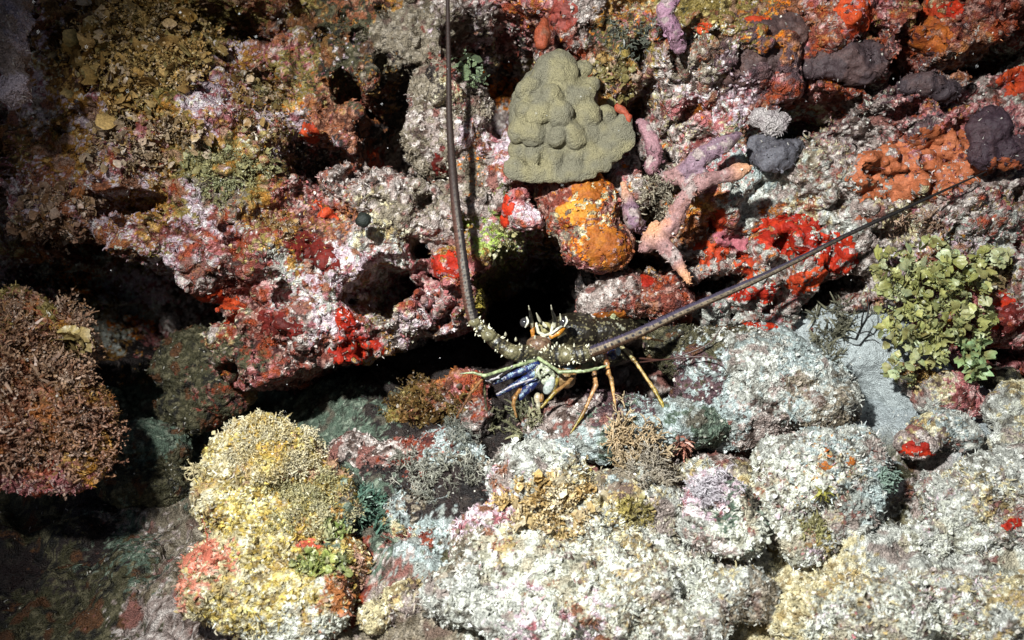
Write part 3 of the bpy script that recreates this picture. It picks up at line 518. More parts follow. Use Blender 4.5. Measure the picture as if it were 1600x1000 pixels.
# ------------------------------------------------------------------ encrusting sponge patches
def patch(px, py, rx, ry, rot, c1, c2, label, name='encrusting_sponge', cat='sponge', group='red and orange sponge crusts', off=.0011, raw=.45, nz=1.0, seed=0, mat=None):
    best = None
    for h in HOSTS:
        m = h['vis'] & (np.abs(h['x'] - px) < 7) & (np.abs(h['y'] - py) < 7)
        if m.any():
            d = h['d'][m].min()
            if best is None or d < best[0]: best = (d, h)
    if best is None: print('no host for', label); return
    d0, h = best; m0 = (np.abs(h['x'] - px) < rx * 1.7) & (np.abs(h['y'] - py) < ry * 1.7 + rx * abs(math.sin(math.radians(rot))) * 1.6) & (np.abs(h['d'] - d0) < .07) & (h['face'] > -.15)
    idx = np.nonzero(m0)[0]; x = h['x'][idx] - px; y = -(h['y'][idx] - py); c, s = math.cos(math.radians(rot)), math.sin(math.radians(rot))
    V = h['V'][idx]
    q = np.sqrt(((x * c + y * s) / rx) ** 2 + ((-x * s + y * c) / ry) ** 2)
    f = 1.30 - q + (fbm(V, .024, 90 + seed % 7, 2) - .5) * .9 * nz + (fbm(V, .006, 95, 2) - .5) * .8 * nz
    hole = fbm(V, .006, 97, 2); f = np.minimum(f, (.73 - hole) * 5)
    sel = np.zeros(len(h['V']), bool); sel[idx[f > 0]] = True
    ff = np.zeros(len(h['V'])); ff[idx] = f
    fk = sel[h['F']].all(1); F = h['F'][fk]
    if len(F) < 8: print('tiny', label); return
    u = np.unique(F); mp = np.zeros(len(h['V']), int); mp[u] = np.arange(len(u)); F = mp[F]
    # keep the largest connected piece
    lab = np.arange(len(u))
    for _ in range(200):
        mn = lab[F].min(1); new = lab.copy(); np.minimum.at(new, F.ravel(), np.repeat(mn, F.shape[1])); new = new[new]
        if (new == lab).all(): break
        lab = new
    ids, cnt = np.unique(lab, return_counts=True); big = ids[np.argmax(cnt)]; fk = (lab[F] == big).all(1); F = F[fk]
    u2 = np.unique(F); mp = np.zeros(len(u), int); mp[u2] = np.arange(len(u2)); F = mp[F]; u = u[u2]
    e = sstep(.0, .16, ff[u])[:, None]
    V = h['Vc'][u] * (1 - raw) + h['V'][u] * raw
    V = h['V'][u] * (1 - e) + (V + h['N'][u] * off * .6) * e + h['N'][u] * (-.0006 * (1 - e) + off * .5 * e)
    t = sstep(.38, .62, fbm(V, .012, 200 + seed, 3))[:, None]; C = np.array(c1) * (1 - t) + np.array(c2) * t
    C = C * (.75 + .5 * vnoise(V, .004, 33))[:, None]
    o = obj(name, mkmesh(name, V, F, C), mat or M_SPONGE); tag(o, label, cat, group)
RED = ((.44,.030,.008), (.28,.014,.006)); DRD = ((.13,.012,.008), (.07,.01,.008)); ORR = ((.50,.065,.016), (.34,.035,.012)); ORG = ((.32,.105,.012), (.24,.065,.010)); RUS = ((.30,.085,.032), (.22,.055,.026)); SAL = ((.52,.17,.11), (.40,.11,.07)); PNK = ((.42,.14,.16), (.34,.10,.12))
PATCHES = [
 (1235,372,46,32,-10,RED,'large blood red sponge crust just above the long right antenna'),
 (1305,400,30,26,20,RED,'red sponge crust directly behind the long antenna where it crosses the rock'),
 (1262,438,34,13,20,ORR,'thin orange red crust strip under the long antenna'),
 (1172,416,20,20,-30,ORR,'small round orange red crust right of the forked finger sponge'),
 (1185,458,30,14,10,RED,'red crust just below the long antenna near the sand slope'),
 (1190,506,24,11,0,RED,'small red crust on the edge of the grey slope rock'),
 (1120,342,13,14,0,ORR,'orange red blob right of the curved finger sponge'),
 (1108,395,26,16,0,ORR,'patchy orange red crust under the forked finger sponge'),
 (1148,380,26,12,-12,PNK,'rosy pink crust between two orange red blobs'),
 (780,332,18,28,-20,RED,'red crust left of the pink crusted knob'),
 (700,416,26,19,10,RED,'red crust half hidden behind the upright antenna'),
 (562,552,34,24,0,RED,'brightest red crust at the lower lip of the left ledge'),
 (540,512,14,30,5,RED,'narrow red crust climbing beside the dark cave mouth'),
 (350,485,36,20,-25,ORR,'orange red crust on the lower left ledge next to the dark gap'),
 (435,506,28,18,-10,DRD,'dark red crust on the lower left ledge'),
 (492,395,36,20,-30,DRD,'dark red crust amid rubble under the black ball'),
 (487,208,14,14,0,ORR,'small orange red crust on the rim of the upper dark hole'),
 (592,252,16,18,0,ORR,'orange red crust at the foot of the central dark hole'),
 (690,262,12,22,0,DRD,'dull red crust behind the upright antenna'),
 (505,330,24,10,-20,ORR,'thin orange crust above the black ball'),
 (1455,258,102,42,12,((.40,.125,.055),(.32,.09,.035)),'wide rusty orange crust behind the tip of the long antenna'),
 (1440,215,26,12,30,RUS,'small rusty crust above the wide rusty one'),
 (1575,268,26,16,-20,RUS,'rusty crust beneath the dark plum sponge'),
 (1588,128,24,20,35,ORR,'vivid orange red crust at the right edge below the slit'),
 (1190,22,26,10,15,ORR,'orange red crust near the top above the dark brown sponge'),
 (1335,20,20,26,20,ORR,'orange red crust dripping from the top edge'),
 (1330,48,14,12,0,ORR,'little orange red crust below the dripping one'),
 (1440,14,34,12,-5,ORR,'long orange red crust along the top edge'),
 (1455,58,30,24,10,((.34,.09,.015),(.26,.06,.015)),'brownish orange crust on the upper right outcrop'),
 (1485,8,18,16,0,RED,'crimson crust at the very top right of the reef'),
 (1100,174,12,12,0,ORG,'little yellow orange crust under the lilac crusted rock'),
 (1100,45,10,8,0,ORR,'tiny orange crust beside the hanging lilac finger sponge'),
 (918,290,20,24,0,ORG,'deep orange crust directly under the lobed coral'),
 (902,332,26,15,-10,((.46,.20,.02),(.38,.13,.02)),'yellowish orange crust in the middle of the hanging rock'),
 (950,388,30,28,-15,ORG,'deep orange crust at the bottom of the hanging rock'),
 (880,22,18,26,0,((.26,.05,.035),(.2,.05,.04)),'dull red crust on the topmost rock above the coral'),
 (955,492,22,6,0,ORG,'thin orange line on the ledge just above the lobster'),
 (1010,438,10,14,0,RED,'small red dot on the rock over the lobster back'),
 (1560,468,22,12,0,RED,'red crust right of the green leafy seaweed'),
 (1582,500,20,22,0,DRD,'dark red crust at the right edge beside the seaweed'),
 (1545,505,16,14,0,RED,'red crust touching the right side of the green seaweed'),
 (1432,712,24,18,10,RED,'red sponge wedged in the crack between pale boulders'),
 (1292,728,9,6,0,ORG,'left of the two tiny orange dots on the round boulder'),
 (1328,722,7,9,0,ORG,'right of the two tiny orange dots on the round boulder'),
 (1580,818,14,8,20,RED,'tiny red crust on the wide boulder at the right edge'),
 (305,852,22,44,8,SAL,'salmon pink crust down the left flank of the yellow boulder'),
 (488,850,22,7,0,((.5,.10,.05),(.4,.08,.05)),'small coral red streak on the yellow boulder'),
 (440,598,14,10,-30,ORR,'small orange crust at the lower end of the left ledge'),
 (1350,345,12,8,0,RUS,'tiny rust crust just above the long antenna'),
 (1545,350,8,9,0,RED,'tiny red drop above the green seaweed'),
 (955,165,6,6,0,ORR,'speck of orange crust in the rubble'),
]
PATCHES = [p for p in PATCHES if 'speck of' not in p[6]]
for i, p in enumerate(PATCHES):
    patch(*p[:5], p[5][0], p[5][1], p[6], seed=i)
# ------------------------------------------------------------------ leaves, twigs, turf
def T_leaf(n=7, rows=4, cup=.35, seed=0, spread=1.15, ruffle=.1):
    rs = np.random.RandomState(seed); V = []; A = np.linspace(-spread, spread, n)
    for i in range(rows):
        r = .12 + .88 * i / (rows - 1)
        for a in A:
            rr = r * (1 + .035 * rs.randn() * (i == rows - 1)); V.append((rr * math.sin(a) * .75, cup * (rr ** 2) * (1 + .3 * math.cos(2 * a)) + ruffle * rs.randn() * r, rr * math.cos(a * .8)))
    F = []
    for i in range(rows - 1):
        for j in range(n - 1):
            a = i * n + j; F += [(a, a + 1, a + n + 1), (a, a + n + 1, a + n)]
    return np.array(V), np.array(F)
def T_blade(seg=4, w=.13, bend=.5, seed=0):
    rs = np.random.RandomState(seed); V = []
    b1, b2 = bend * rs.randn(), bend * rs.randn()
    for i in range(seg + 1):
        t = i / seg; ww = w * (1.1 - .75 * t) ; V += [(-ww + b1 * t * t * .5, b2 * t * t, t), (ww + b1 * t * t * .5, b2 * t * t + .25 * ww, t)]
    F = []
    for i in range(seg): a = 2 * i; F += [(a, a + 1, a + 3), (a, a + 3, a + 2)]
    return np.array(V), np.array(F)
def T_twig(seed=0, branches=4, r=.05, ring=4, wig=.25):
    rs = np.random.RandomState(seed); parts = []
    def br(p, d, L, rr, dep):
        P = [p]; dd = d.copy()
        for k in range(3): dd = dd + rs.randn(3) * wig; dd /= np.linalg.norm(dd); P.append(P[-1] + dd * L / 3)
        V, F, _ = tube(P, [rr, rr * .9, rr * .8, rr * .6], ring, 1, cap=False); parts.append((V, F))
        if dep > 0:
            for k in range(branches if dep == 2 else 2):
                s = rs.randint(1, 4); nd = dd + rs.randn(3) * .75; nd /= np.linalg.norm(nd); br(P[s], nd, L * .62, rr * .75, dep - 1)
    br(np.zeros(3), np.array([0, 0, 1.]), .55, r, 2); return join(parts)
def T_noodle(seed=0, r=.11, wig=.6):
    rs = np.random.RandomState(seed); P = [np.zeros(3)]; d = np.array([0, 0, 1.])
    for k in range(3): d = d + rs.randn(3) * wig; d /= np.linalg.norm(d); P.append(P[-1] + d / 3)
    V, F, _ = tube(P, [r, r, r * .85, r * .55], 4, 1, cap=False); return V, F
def T_crumb(seed=0):
    rs = np.random.RandomState(seed); V, F = ICO[1]; return V * rs.uniform(.55, 1.1, (len(V), 1)) * .5, F
def norm(a): return a / (np.linalg.norm(a, axis=1)[:, None] + 1e-12)
def scatter(P, N, C, temps, smin, smax, lean=.5, rs=None, tipc=None, up=0.0, basedark=None):
    rs = rs or np.random.RandomState(1); n = len(P); out = []
    which = rs.randint(0, len(temps), n)
    Z = norm(N + rs.randn(n, 3) * lean + np.array([0, 0, up])); X = norm(np.cross(Z, rs.randn(n, 3))); Y = np.cross(Z, X); S = rs.uniform(smin, smax, n) * rs.uniform(.8, 1.2, n)
    for k, (TV, TF) in enumerate(temps):
        m = which == k
        if not m.any(): continue
        B = np.stack([X[m], Y[m], Z[m]], 1) * S[m][:, None, None]
        V = np.einsum('kj,njc->nkc', TV, B) + P[m][:, None]
        F = TF[None] + (np.arange(m.sum()) * len(TV))[:, None, None]
        c = np.repeat(C[m][:, None], len(TV), 1)
        if tipc is not None:
            w = np.clip(TV[:, 2], 0, 1)[None, :, None] ** 1.5; c = c * (1 - w * .6) + np.array(tipc) * w * .6
        out.append((V.reshape(-1, 3), F.reshape(-1, TF.shape[1]), c.reshape(-1, 3)))
    return joinc(out)
NOOD = [T_noodle(i) for i in range(10)]; CRUMB = [T_crumb(i) for i in range(8)]; BLADE = [T_blade(seed=i) for i in range(8)]; TINYLEAF = [T_leaf(4, 3, .4, i) for i in range(8)]
LEAF = [T_leaf(9, 5, .3 + .12 * (i % 4), i, ruffle=.06) for i in range(8)]; RLEAF = [T_leaf(9, 5, .75, i + 20, 1.35, .16) for i in range(8)]
def T_frond(seed):
    rs = np.random.RandomState(seed); parts = []
    def rib(p, d, L, w, dep):
        d = d / np.linalg.norm(d); side = norm(np.cross(d, rs.randn(3))[None])[0]; V = []; q = p.copy()
        for i in range(5):
            ww = w * (.55 + .6 * math.sin(i * .75)) ; V += [q - side * ww, q + side * ww + np.cross(side, d) * ww * .5]; d = d + rs.randn(3) * .22; d /= np.linalg.norm(d); q = q + d * L / 4; side = norm((side + rs.randn(3) * .35)[None])[0]
        F = []
        for i in range(4): a = 2 * i; F += [(a, a + 1, a + 3), (a, a + 3, a + 2)]
        parts.append((np.array(V), np.array(F)))
        if dep:
            for k in range(2): rib(q, d + rs.randn(3) * .6, L * .7, w * .85, dep - 1)
    rib(np.zeros(3), np.array([0, 0, 1.]), .5, .11, 2); return join(parts)
FROND = [T_frond(i) for i in range(10)]; TWIG = [T_twig(i) for i in range(6)]; FTWIG = [T_twig(i + 10, 5, .035, 3, .3) for i in range(6)]
# a short turf over every encrusted surface
STP = { 'wall': 'algal_turf', 'bed': 'rubble_turf', 'sand': 'sand_grit', 'rock': 'turf' }
rs = np.random.RandomState(21)
nfl = 0
for h in HOSTS:
    vi = np.nonzero(h['vis'] & (h['face'] > -.25))[0]
    dens = .115 * h['fuzz']
    patchy = sstep(.35, .62, fbm(h['V'][vi], .03, 71, 2)); fz = .35 + 1.0 * patchy
    vi = vi[rs.rand(len(vi)) < dens * fz * (h['d'][vi] < 1.35)]
    if len(vi) < 20: continue
    n = len(vi); nfl += n
    C = h['C'][vi] * rs.uniform(.68, 1.32, (n, 1)); pale = rs.rand(n) < .05; C[pale] = C[pale] * .4 + np.array([.55, .52, .46]) * rs.uniform(.5, 1, (pale.sum(), 1)); C = np.clip(C, 0, .8)
    r = rs.rand(n); P = h['V'][vi] - h['N'][vi] * .0004; parts = []
    big = 1.0 if h['fuzz'] < 1.8 else 1.18
    for lo_, hi_, T, a, b, ln in ((0, .30, CRUMB, .0012, .0038, .8), (.30, .72, NOOD, .002, .0062, .7), (.72, .88, BLADE, .002, .005, .7), (.88, 1.01, TINYLEAF, .0018, .0042, .9)):
        m = (r >= lo_) & (r < hi_)
        if m.any(): parts.append(scatter(P[m], h['N'][vi][m], C[m], T, a * big, b * big, ln, rs))
    V, F, C = joinc(parts); nm = STP[h['kind']]
    o = obj(nm, mkmesh(nm, V, F, C, smooth=True), M_TURF, h['o'] if h['kind'] == 'rock' else None); tag(o, kind='stuff')
    if h['kind'] != 'rock': tag(o, {'sand': 'loose grit lying on the pale sand patch', 'wall': 'short fuzzy algae and grit coating the reef face', 'bed': 'short algae and grit over the seabed rubble'}[h['kind']], 'algae')
print('flakes', nfl)
# ================================================================== SEAWEED CLUMPS AND TUFTS
def pal_mix(cols, n, rs, P=None):
    c = np.array(cols); a = c[rs.randint(0, len(c), n)]; b = c[rs.randint(0, len(c), n)]; t = rs.rand(n, 1)
    if P is not None:
        k = np.clip((fbm(P, .016, 23, 2) - .3) / .4, 0, .999) * len(c); a = c[k.astype(int)] * (.55 + .9 * vnoise(P, .012, 29))[:, None]; t = .35 + .65 * t
    a = a; return np.clip((a * t + b * (1 - t)) * rs.uniform(.7, 1.25, (n, 1)), 0, .8)
def tuft(name, label, cat, px, py, rx, ry, n, temps, s0, s1, cols, hgt=.01, lean=.5, up=.3, group=None, tip=None, rot=0, seed=0, mat=None, deep=.06):
    "plants rooted all over a small area of whatever surface is seen there"
    rs = np.random.RandomState(300 + seed); Ps, Ns = [], []; c, s = math.cos(math.radians(rot)), math.sin(math.radians(rot)); d0 = zat(px, py)
    for h in HOSTS:
        x = h['x'] - px; y = -(h['y'] - py); q = ((x * c + y * s) / rx) ** 2 + ((-x * s + y * c) / ry) ** 2
        m = h['vis'] & (q + (fbm(h['V'], .02, 44, 2) - .5) * 1.2 * 1 < 1) if False else h['vis'] & (q < 1.25) & (h['d'] < d0 + deep)
        if m.any():
            k = np.nonzero(m)[0]; w = q[k] + (fbm(h['V'][k], .018, 44 + seed, 2) - .5) * 1.6; k = k[w < .95 - .75 * rs.rand(len(k)) ** 2]; Ps.append(h['V'][k]); Ns.append(h['N'][k])
    if not Ps or sum(map(len, Ps)) < 5: print('no ground for', label); return
    P = np.vstack(Ps); N = np.vstack(Ns); wt = .04 + sstep(.38, .58, fbm(P, .015, 47 + seed, 2)); k = rs.choice(len(P), n, p=wt / wt.sum()); P = P[k]; N = norm(N[k])
    V, F, C = scatter(P + N * (rs.rand(n, 1) ** 1.5) * hgt - N * .001, N, pal_mix(cols, n, rs, P), temps, s0, s1, lean, rs, tipc=tip, up=up)
    o = obj(name, mkmesh(name, V, F, C), mat or M_LEAF); return tag(o, label, cat, group)
def ball(name, label, cat, balls, n, temps, s0, s1, cols, lean=.5, up=.1, group=None, tip=None, seed=0, mat=None, fill=.6):
    "a bushy clump: leaves over and inside a union of rounded masses"
    rs = np.random.RandomState(500 + seed); tot = sum(b[3] * b[4] for b in balls); out = []
    for px, py, d, rx, ry, rz in balls:
        m = int(n * rx * ry / tot) + 3; D = norm(rs.randn(m, 3)); D[:, 2] = np.where(rs.rand(m) < .8, np.abs(D[:, 2]), D[:, 2]); rr = fill + (1 - fill) * rs.rand(m, 1)
        L = D * rr * np.array([rx, ry, rz]) * K * d; out.append((L @ R3.T + W(px, py, d), norm(D / np.array([rx, ry, rz])) @ R3.T))
    P = np.vstack([a for a, _ in out]); N = np.vstack([b for _, b in out]); q_ = fbm(P, .012, 49 + seed, 2) > .43; P = P[q_]; N = N[q_]; n = len(P)
    V, F, C = scatter(P, N, pal_mix(cols, n, rs, P), temps, s0, s1, lean, rs, tipc=tip, up=up)
    o = obj(name, mkmesh(name, V, F, C), mat or M_LEAF); return tag(o, label, cat, group)
LETT = [(.24,.24,.06),(.14,.14,.04),(.32,.31,.10),(.19,.22,.10),(.16,.12,.04)]
BRN = [(.26,.14,.04),(.13,.065,.018),(.38,.24,.09),(.20,.11,.035),(.46,.36,.28)]
RBR = [(.24,.10,.055),(.12,.045,.025),(.34,.19,.12),(.26,.13,.05),(.46,.34,.27)]
OLI = [(.17,.14,.05),(.10,.08,.03),(.26,.22,.09)]
GRY = [(.24,.24,.20),(.14,.15,.12),(.34,.33,.28)]
M_LETT = material('leafy_green_seaweed', rough=.4, spec=.45, nscale=300, lo=.7, hi=1.2, bump=.3, sss=.15)
zz = lambda x, y: zat(x, y)
ball('leafy_seaweed', 'green leafy seaweed clump of cupped fans beside the sand patch', 'seaweed',
     [(1396,425,1.01,26,32,22),(1400,470,1.01,22,28,20),(1452,400,1.01,34,22,24),(1480,425,1.0,30,28,26),(1450,450,1.0,30,24,26),(1510,455,1.01,26,26,22),(1425,505,1.0,28,26,22),(1470,500,1.0,34,26,24),(1392,530,1.01,14,30,14),(1445,550,1.0,30,20,16),(1530,500,1.02,16,26,16),(1408,575,1.0,20,18,14),(1545,405,1.03,26,14,14)],
     1700, RLEAF + FROND + LEAF + TINYLEAF, .0045, .0115, LETT + [(.16,.13,.05),(.38,.36,.16),(.28,.36,.22),(.40,.42,.28)], lean=.6, up=.1, tip=(.36,.36,.14), seed=1, mat=M_LETT, fill=.7)
ball('leafy_seaweed', 'small green leaf tuft hanging below the leafy clump', 'seaweed', [(1520,562,1.0,16,30,14)], 60, RLEAF, .006, .012, LETT, lean=.5, tip=(.3,.5,.25), seed=2, mat=M_LETT)
g = 'brown leafy seaweed on the left reef'
tuft('brown_seaweed', 'tall golden brown frilly seaweed at the top left', 'seaweed', 225, 85, 115, 85, 2000, FROND + FROND + FROND + RLEAF, .007, .016, BRN + OLI + [(.44,.24,.05),(.36,.20,.05)], hgt=.028, up=.5, lean=.6, group=g, tip=(.56,.36,.13), seed=3, deep=.2)
tuft('brown_seaweed', 'pale brown ruffled seaweed hummock on the pink left ledge', 'seaweed', 230, 225, 95, 55, 917, FROND + BLADE + FROND + TINYLEAF, 0.0043, 0.0104, BRN + [(.34,.24,.18)], hgt=.012, group=g, seed=4, tip=(.44,.33,.2))
tuft('brown_seaweed', 'olive yellow ruffled seaweed in the middle of the left ledge', 'seaweed', 345, 265, 75, 50, 830, FROND + BLADE + FROND + TINYLEAF, 0.0037, 0.0090, OLI + [(.30,.27,.10),(.24,.26,.14)], hgt=.010, group=g, seed=5, tip=(.42,.4,.22))
tuft('brown_seaweed', 'short brown seaweed fringe left of the upper dark hole', 'seaweed', 400, 160, 60, 60, 568, FROND + BLADE + FROND + TINYLEAF, 0.0037, 0.0097, BRN + OLI, hgt=.010, group=g, seed=6)
tuft('brown_seaweed', 'small brown leafy outgrowth above the big left gap', 'seaweed', 90, 345, 70, 60, 655, FROND + BLADE + FROND + TINYLEAF, 0.0050, 0.0116, RBR + BRN, hgt=.014, group=g, seed=7, tip=(.4,.26,.18), deep=.12)
tuft('brown_seaweed', 'ochre seaweed frill under the black ball ledge', 'seaweed', 440, 350, 36, 26, 284, FROND + BLADE + FROND + TINYLEAF, 0.0031, 0.0071, BRN, hgt=.006, group=g, seed=8)
tuft('brown_seaweed', 'dense reddish brown seaweed on top of the left edge outcrop', 'seaweed', 60, 560, 110, 80, 1250, FROND + BLADE + TWIG, .006, .015, RBR, hgt=.016, group=g, seed=9, tip=(.42,.27,.17), deep=.1)
tuft('brown_seaweed', 'rusty brown seaweed on the underside of the left edge outcrop', 'seaweed', 90, 690, 110, 70, 1000, FROND + TWIG + NOOD, .005, .014, RBR, hgt=.014, group=g, seed=10, tip=(.38,.2,.13), deep=.1)
tuft('brown_seaweed', 'yellowish sprig standing above the left edge outcrop', 'seaweed', 118, 540, 12, 10, 49, TWIG + LEAF, 0.0087, 0.0177, [(.4,.3,.1),(.28,.2,.08)], hgt=.01, up=.7, deep=.015, seed=11, group=g)
tuft('brown_seaweed', 'glossy dark brown seaweed in the cave left of the blue legs', 'seaweed', 670, 632, 68, 32, 721, FROND + BLADE + FROND + TINYLEAF, 0.0037, 0.0084, [(.12,.07,.02),(.07,.035,.012),(.18,.12,.04)], hgt=.012, seed=12, deep=.1)
tuft('brown_seaweed', 'orange brown leafy seaweed patch on the white boulder', 'seaweed', 858, 795, 78, 46, 900, FROND + NOOD + TINYLEAF + FROND, .005, .011, [(.40,.25,.08),(.28,.16,.05),(.52,.38,.18),(.5,.46,.36)], hgt=.009, seed=13, tip=(.5,.36,.16))
tuft('brown_seaweed', 'small yellow brown tuft near the middle of the white boulder', 'seaweed', 990, 800, 28, 22, 196, FROND + BLADE + FROND + TINYLEAF, 0.0031, 0.0078, [(.34,.27,.08),(.24,.2,.08)], hgt=.006, seed=14)
tuft('branching_seaweed', 'tan branching seaweed standing below the lobster feet', 'seaweed', 985, 690, 38, 44, 110, TWIG, .016, .032, [(.32,.24,.14),(.22,.15,.07),(.38,.27,.15)], hgt=.012, up=.5, seed=15, tip=(.5,.38,.25))
tuft('branching_seaweed', 'brownish tangled seaweed at the shoulder of the white boulder', 'seaweed', 1020, 740, 50, 24, 120, TWIG + FTWIG, .012, .026, [(.30,.25,.18),(.2,.16,.1)], hgt=.008, up=.3, seed=16, tip=(.5,.45,.4))
tuft('feathery_seaweed', 'salmon pink feathery star shaped tuft on the blue grey rock', 'seaweed', 1064, 690, 15, 13, 60, BLADE, .008, .015, [(.46,.24,.18),(.42,.15,.10)], hgt=.002, lean=.9, up=.1, seed=17, tip=(.6,.32,.24))
tuft('branching_seaweed', 'pale lilac branching seaweed on the small white knob', 'seaweed', 1115, 765, 46, 24, 90, FTWIG, .011, .022, [(.58,.54,.56),(.46,.40,.43)], hgt=.004, up=.7, lean=.4, seed=18, tip=(.7,.66,.7))
tuft('branching_seaweed', 'grey green wiry seaweed between the yellow and white boulders', 'seaweed', 685, 745, 62, 52, 230, FTWIG + TWIG, .009, .019, [(.2,.19,.14),(.11,.11,.085),(.36,.34,.28)], hgt=.010, up=.4, seed=19, tip=(.45,.45,.38), deep=.06)
tuft('branching_seaweed', 'dim wiry tuft on the rock just below the long left leg', 'seaweed', 715, 690, 26, 30, 70, FTWIG, .010, .02, GRY, hgt=.006, up=.5, seed=20)
tuft('branching_seaweed', 'bluish green algae tuft on the right rim of the round boulder', 'seaweed', 1382, 750, 12, 18, 46, TWIG, .010, .017, [(.22,.30,.24),(.15,.22,.18)], hgt=.004, seed=21, tip=(.34,.45,.36))
tuft('branching_seaweed', 'grey green furry tuft at the foot of the lobster left of the white boulder', 'seaweed', 800, 660, 42, 26, 150, TWIG + BLADE, .009, .02, [(.2,.19,.1),(.12,.12,.07),(.3,.28,.17)], hgt=.008, up=.5, seed=22, deep=.04)
tuft('hair_algae', 'teal green hair algae at the right foot of the yellow boulder', 'seaweed', 585, 795, 32, 40, 360, BLADE, .006, .013, [(.10,.20,.14),(.07,.13,.10),(.18,.27,.2)], hgt=.004, seed=23, deep=.12)
tuft('hair_algae', 'golden fuzz of algae over the crest of the yellow boulder', 'seaweed', 430, 700, 85, 55, 3800, NOOD + BLADE + FROND, .0024, .0066, [(.42,.31,.11),(.30,.22,.07),(.58,.52,.36),(.5,.46,.34)], hgt=.004, seed=24, tip=(.6,.52,.32))
tuft('hair_algae', 'olive gold algae fuzz on the lower right of the yellow boulder', 'seaweed', 470, 790, 80, 60, 2200, NOOD + BLADE + FROND, .0024, .0066, [(.30,.25,.10),(.20,.19,.08),(.50,.45,.30),(.36,.27,.10)], hgt=.006, seed=25, tip=(.5,.46,.26))
tuft('hair_algae', 'bright lime green algae on the lower half of the yellow boulder', 'seaweed', 520, 830, 26, 18, 304, TINYLEAF + NOOD, 0.0031, 0.0068, [(.26,.32,.09),(.17,.22,.06),(.38,.36,.2)], hgt=.004, seed=26)
tuft('hair_algae', 'lime green algae ruffles at the base of the yellow boulder', 'seaweed', 500, 882, 44, 20, 456, RLEAF + FROND + NOOD, 0.0031, 0.0068, [(.26,.30,.08),(.34,.33,.10),(.17,.20,.07),(.4,.38,.25)], hgt=.004, seed=27)
tuft('seaweed_sprig', 'pale forked sprig sticking out left of the yellow boulder', 'seaweed', 306, 738, 10, 8, 6, TWIG, .018, .028, [(.5,.42,.24)], hgt=.001, up=.2, lean=.3, seed=28)
tuft('seaweed_sprig', 'small green yellow tuft on the round boulder', 'seaweed', 1286, 768, 10, 12, 26, BLADE, .008, .016, [(.30,.28,.06),(.22,.2,.05)], hgt=.003, up=.6, seed=29)
tuft('seaweed_sprig', 'olive algae smear low on the round boulder', 'seaweed', 1275, 825, 28, 24, 200, NOOD + BLADE, .004, .009, [(.28,.26,.10),(.2,.18,.08)], hgt=.003, seed=30)
tuft('seaweed_sprig', 'brown furry tuft right of the coral shoulder', 'seaweed', 955, 115, 40, 36, 570, RLEAF + FROND + NOOD, 0.0031, 0.0082, BRN + OLI, hgt=.010, seed=31)
tuft('seaweed_sprig', 'dark olive fuzz at the top between coral and lilac finger sponge', 'seaweed', 985, 60, 44, 34, 260, NOOD + BLADE, .005, .010, [(.09,.10,.08),(.14,.14,.10)], hgt=.006, seed=32)
tuft('seaweed_sprig', 'grey brown fuzz filling the fork between two finger sponges', 'seaweed', 1022, 305, 32, 36, 280, NOOD + TWIG, .005, .011, [(.26,.22,.15),(.16,.13,.09)], hgt=.012, seed=33, tip=(.4,.36,.28))
tuft('seaweed_sprig', 'mossy green brown growth left of the cave above the lobster', 'seaweed', 785, 390, 30, 36, 456, NOOD + TINYLEAF, 0.0025, 0.0061, [(.20,.19,.06),(.13,.11,.04),(.3,.27,.13)], hgt=.005, seed=34)
tuft('seaweed_sprig', 'mustard yellow algae lump at the base of the upright antenna', 'seaweed', 757, 468, 18, 26, 209, NOOD + TINYLEAF, 0.0031, 0.0068, [(.32,.25,.04),(.22,.17,.03)], hgt=.006, seed=35)
tuft('seaweed_sprig', 'tan beige algae ridge on the rock above the green leafy seaweed', 'seaweed', 1430, 350, 60, 22, 330, BLADE + NOOD, .004, .010, [(.28,.17,.11),(.22,.14,.09),(.36,.25,.18)], hgt=.004, rot=12, seed=36)
tuft('seaweed_sprig', 'brown hairy algae fringe to the upper right of the leafy seaweed', 'seaweed', 1545, 420, 44, 24, 456, BLADE + RLEAF + FROND, 0.0031, 0.0082, [(.24,.17,.08),(.16,.1,.05),(.3,.28,.12)], hgt=.007, seed=37)
tuft('seaweed_sprig', 'shaggy dark olive algae mop in the gap above the slope rock', 'seaweed', 1305, 520, 36, 42, 420, BLADE + TWIG, .008, .016, [(.10,.095,.06),(.05,.05,.035),(.2,.19,.12)], hgt=.014, up=.2, seed=38, tip=(.3,.28,.2), deep=.2)
tuft('seaweed_sprig', 'dark rusty algae frill at the foot of the leafy seaweed', 'seaweed', 1425, 590, 40, 12, 228, RLEAF + FROND + BLADE, 0.0031, 0.0075, [(.25,.13,.04),(.16,.08,.03),(.36,.24,.08)], hgt=.008, seed=39)
ball('seaweed_frond', 'pale green curly frond behind the upright antenna at the top hole', 'seaweed', [(722,96,1.05,10,14,10),(735,112,1.05,14,14,10),(752,132,1.05,13,12,8)], 70, FROND + TINYLEAF, .007, .013, [(.15,.19,.10),(.11,.14,.08)], lean=.7, seed=40, mat=M_LETT)
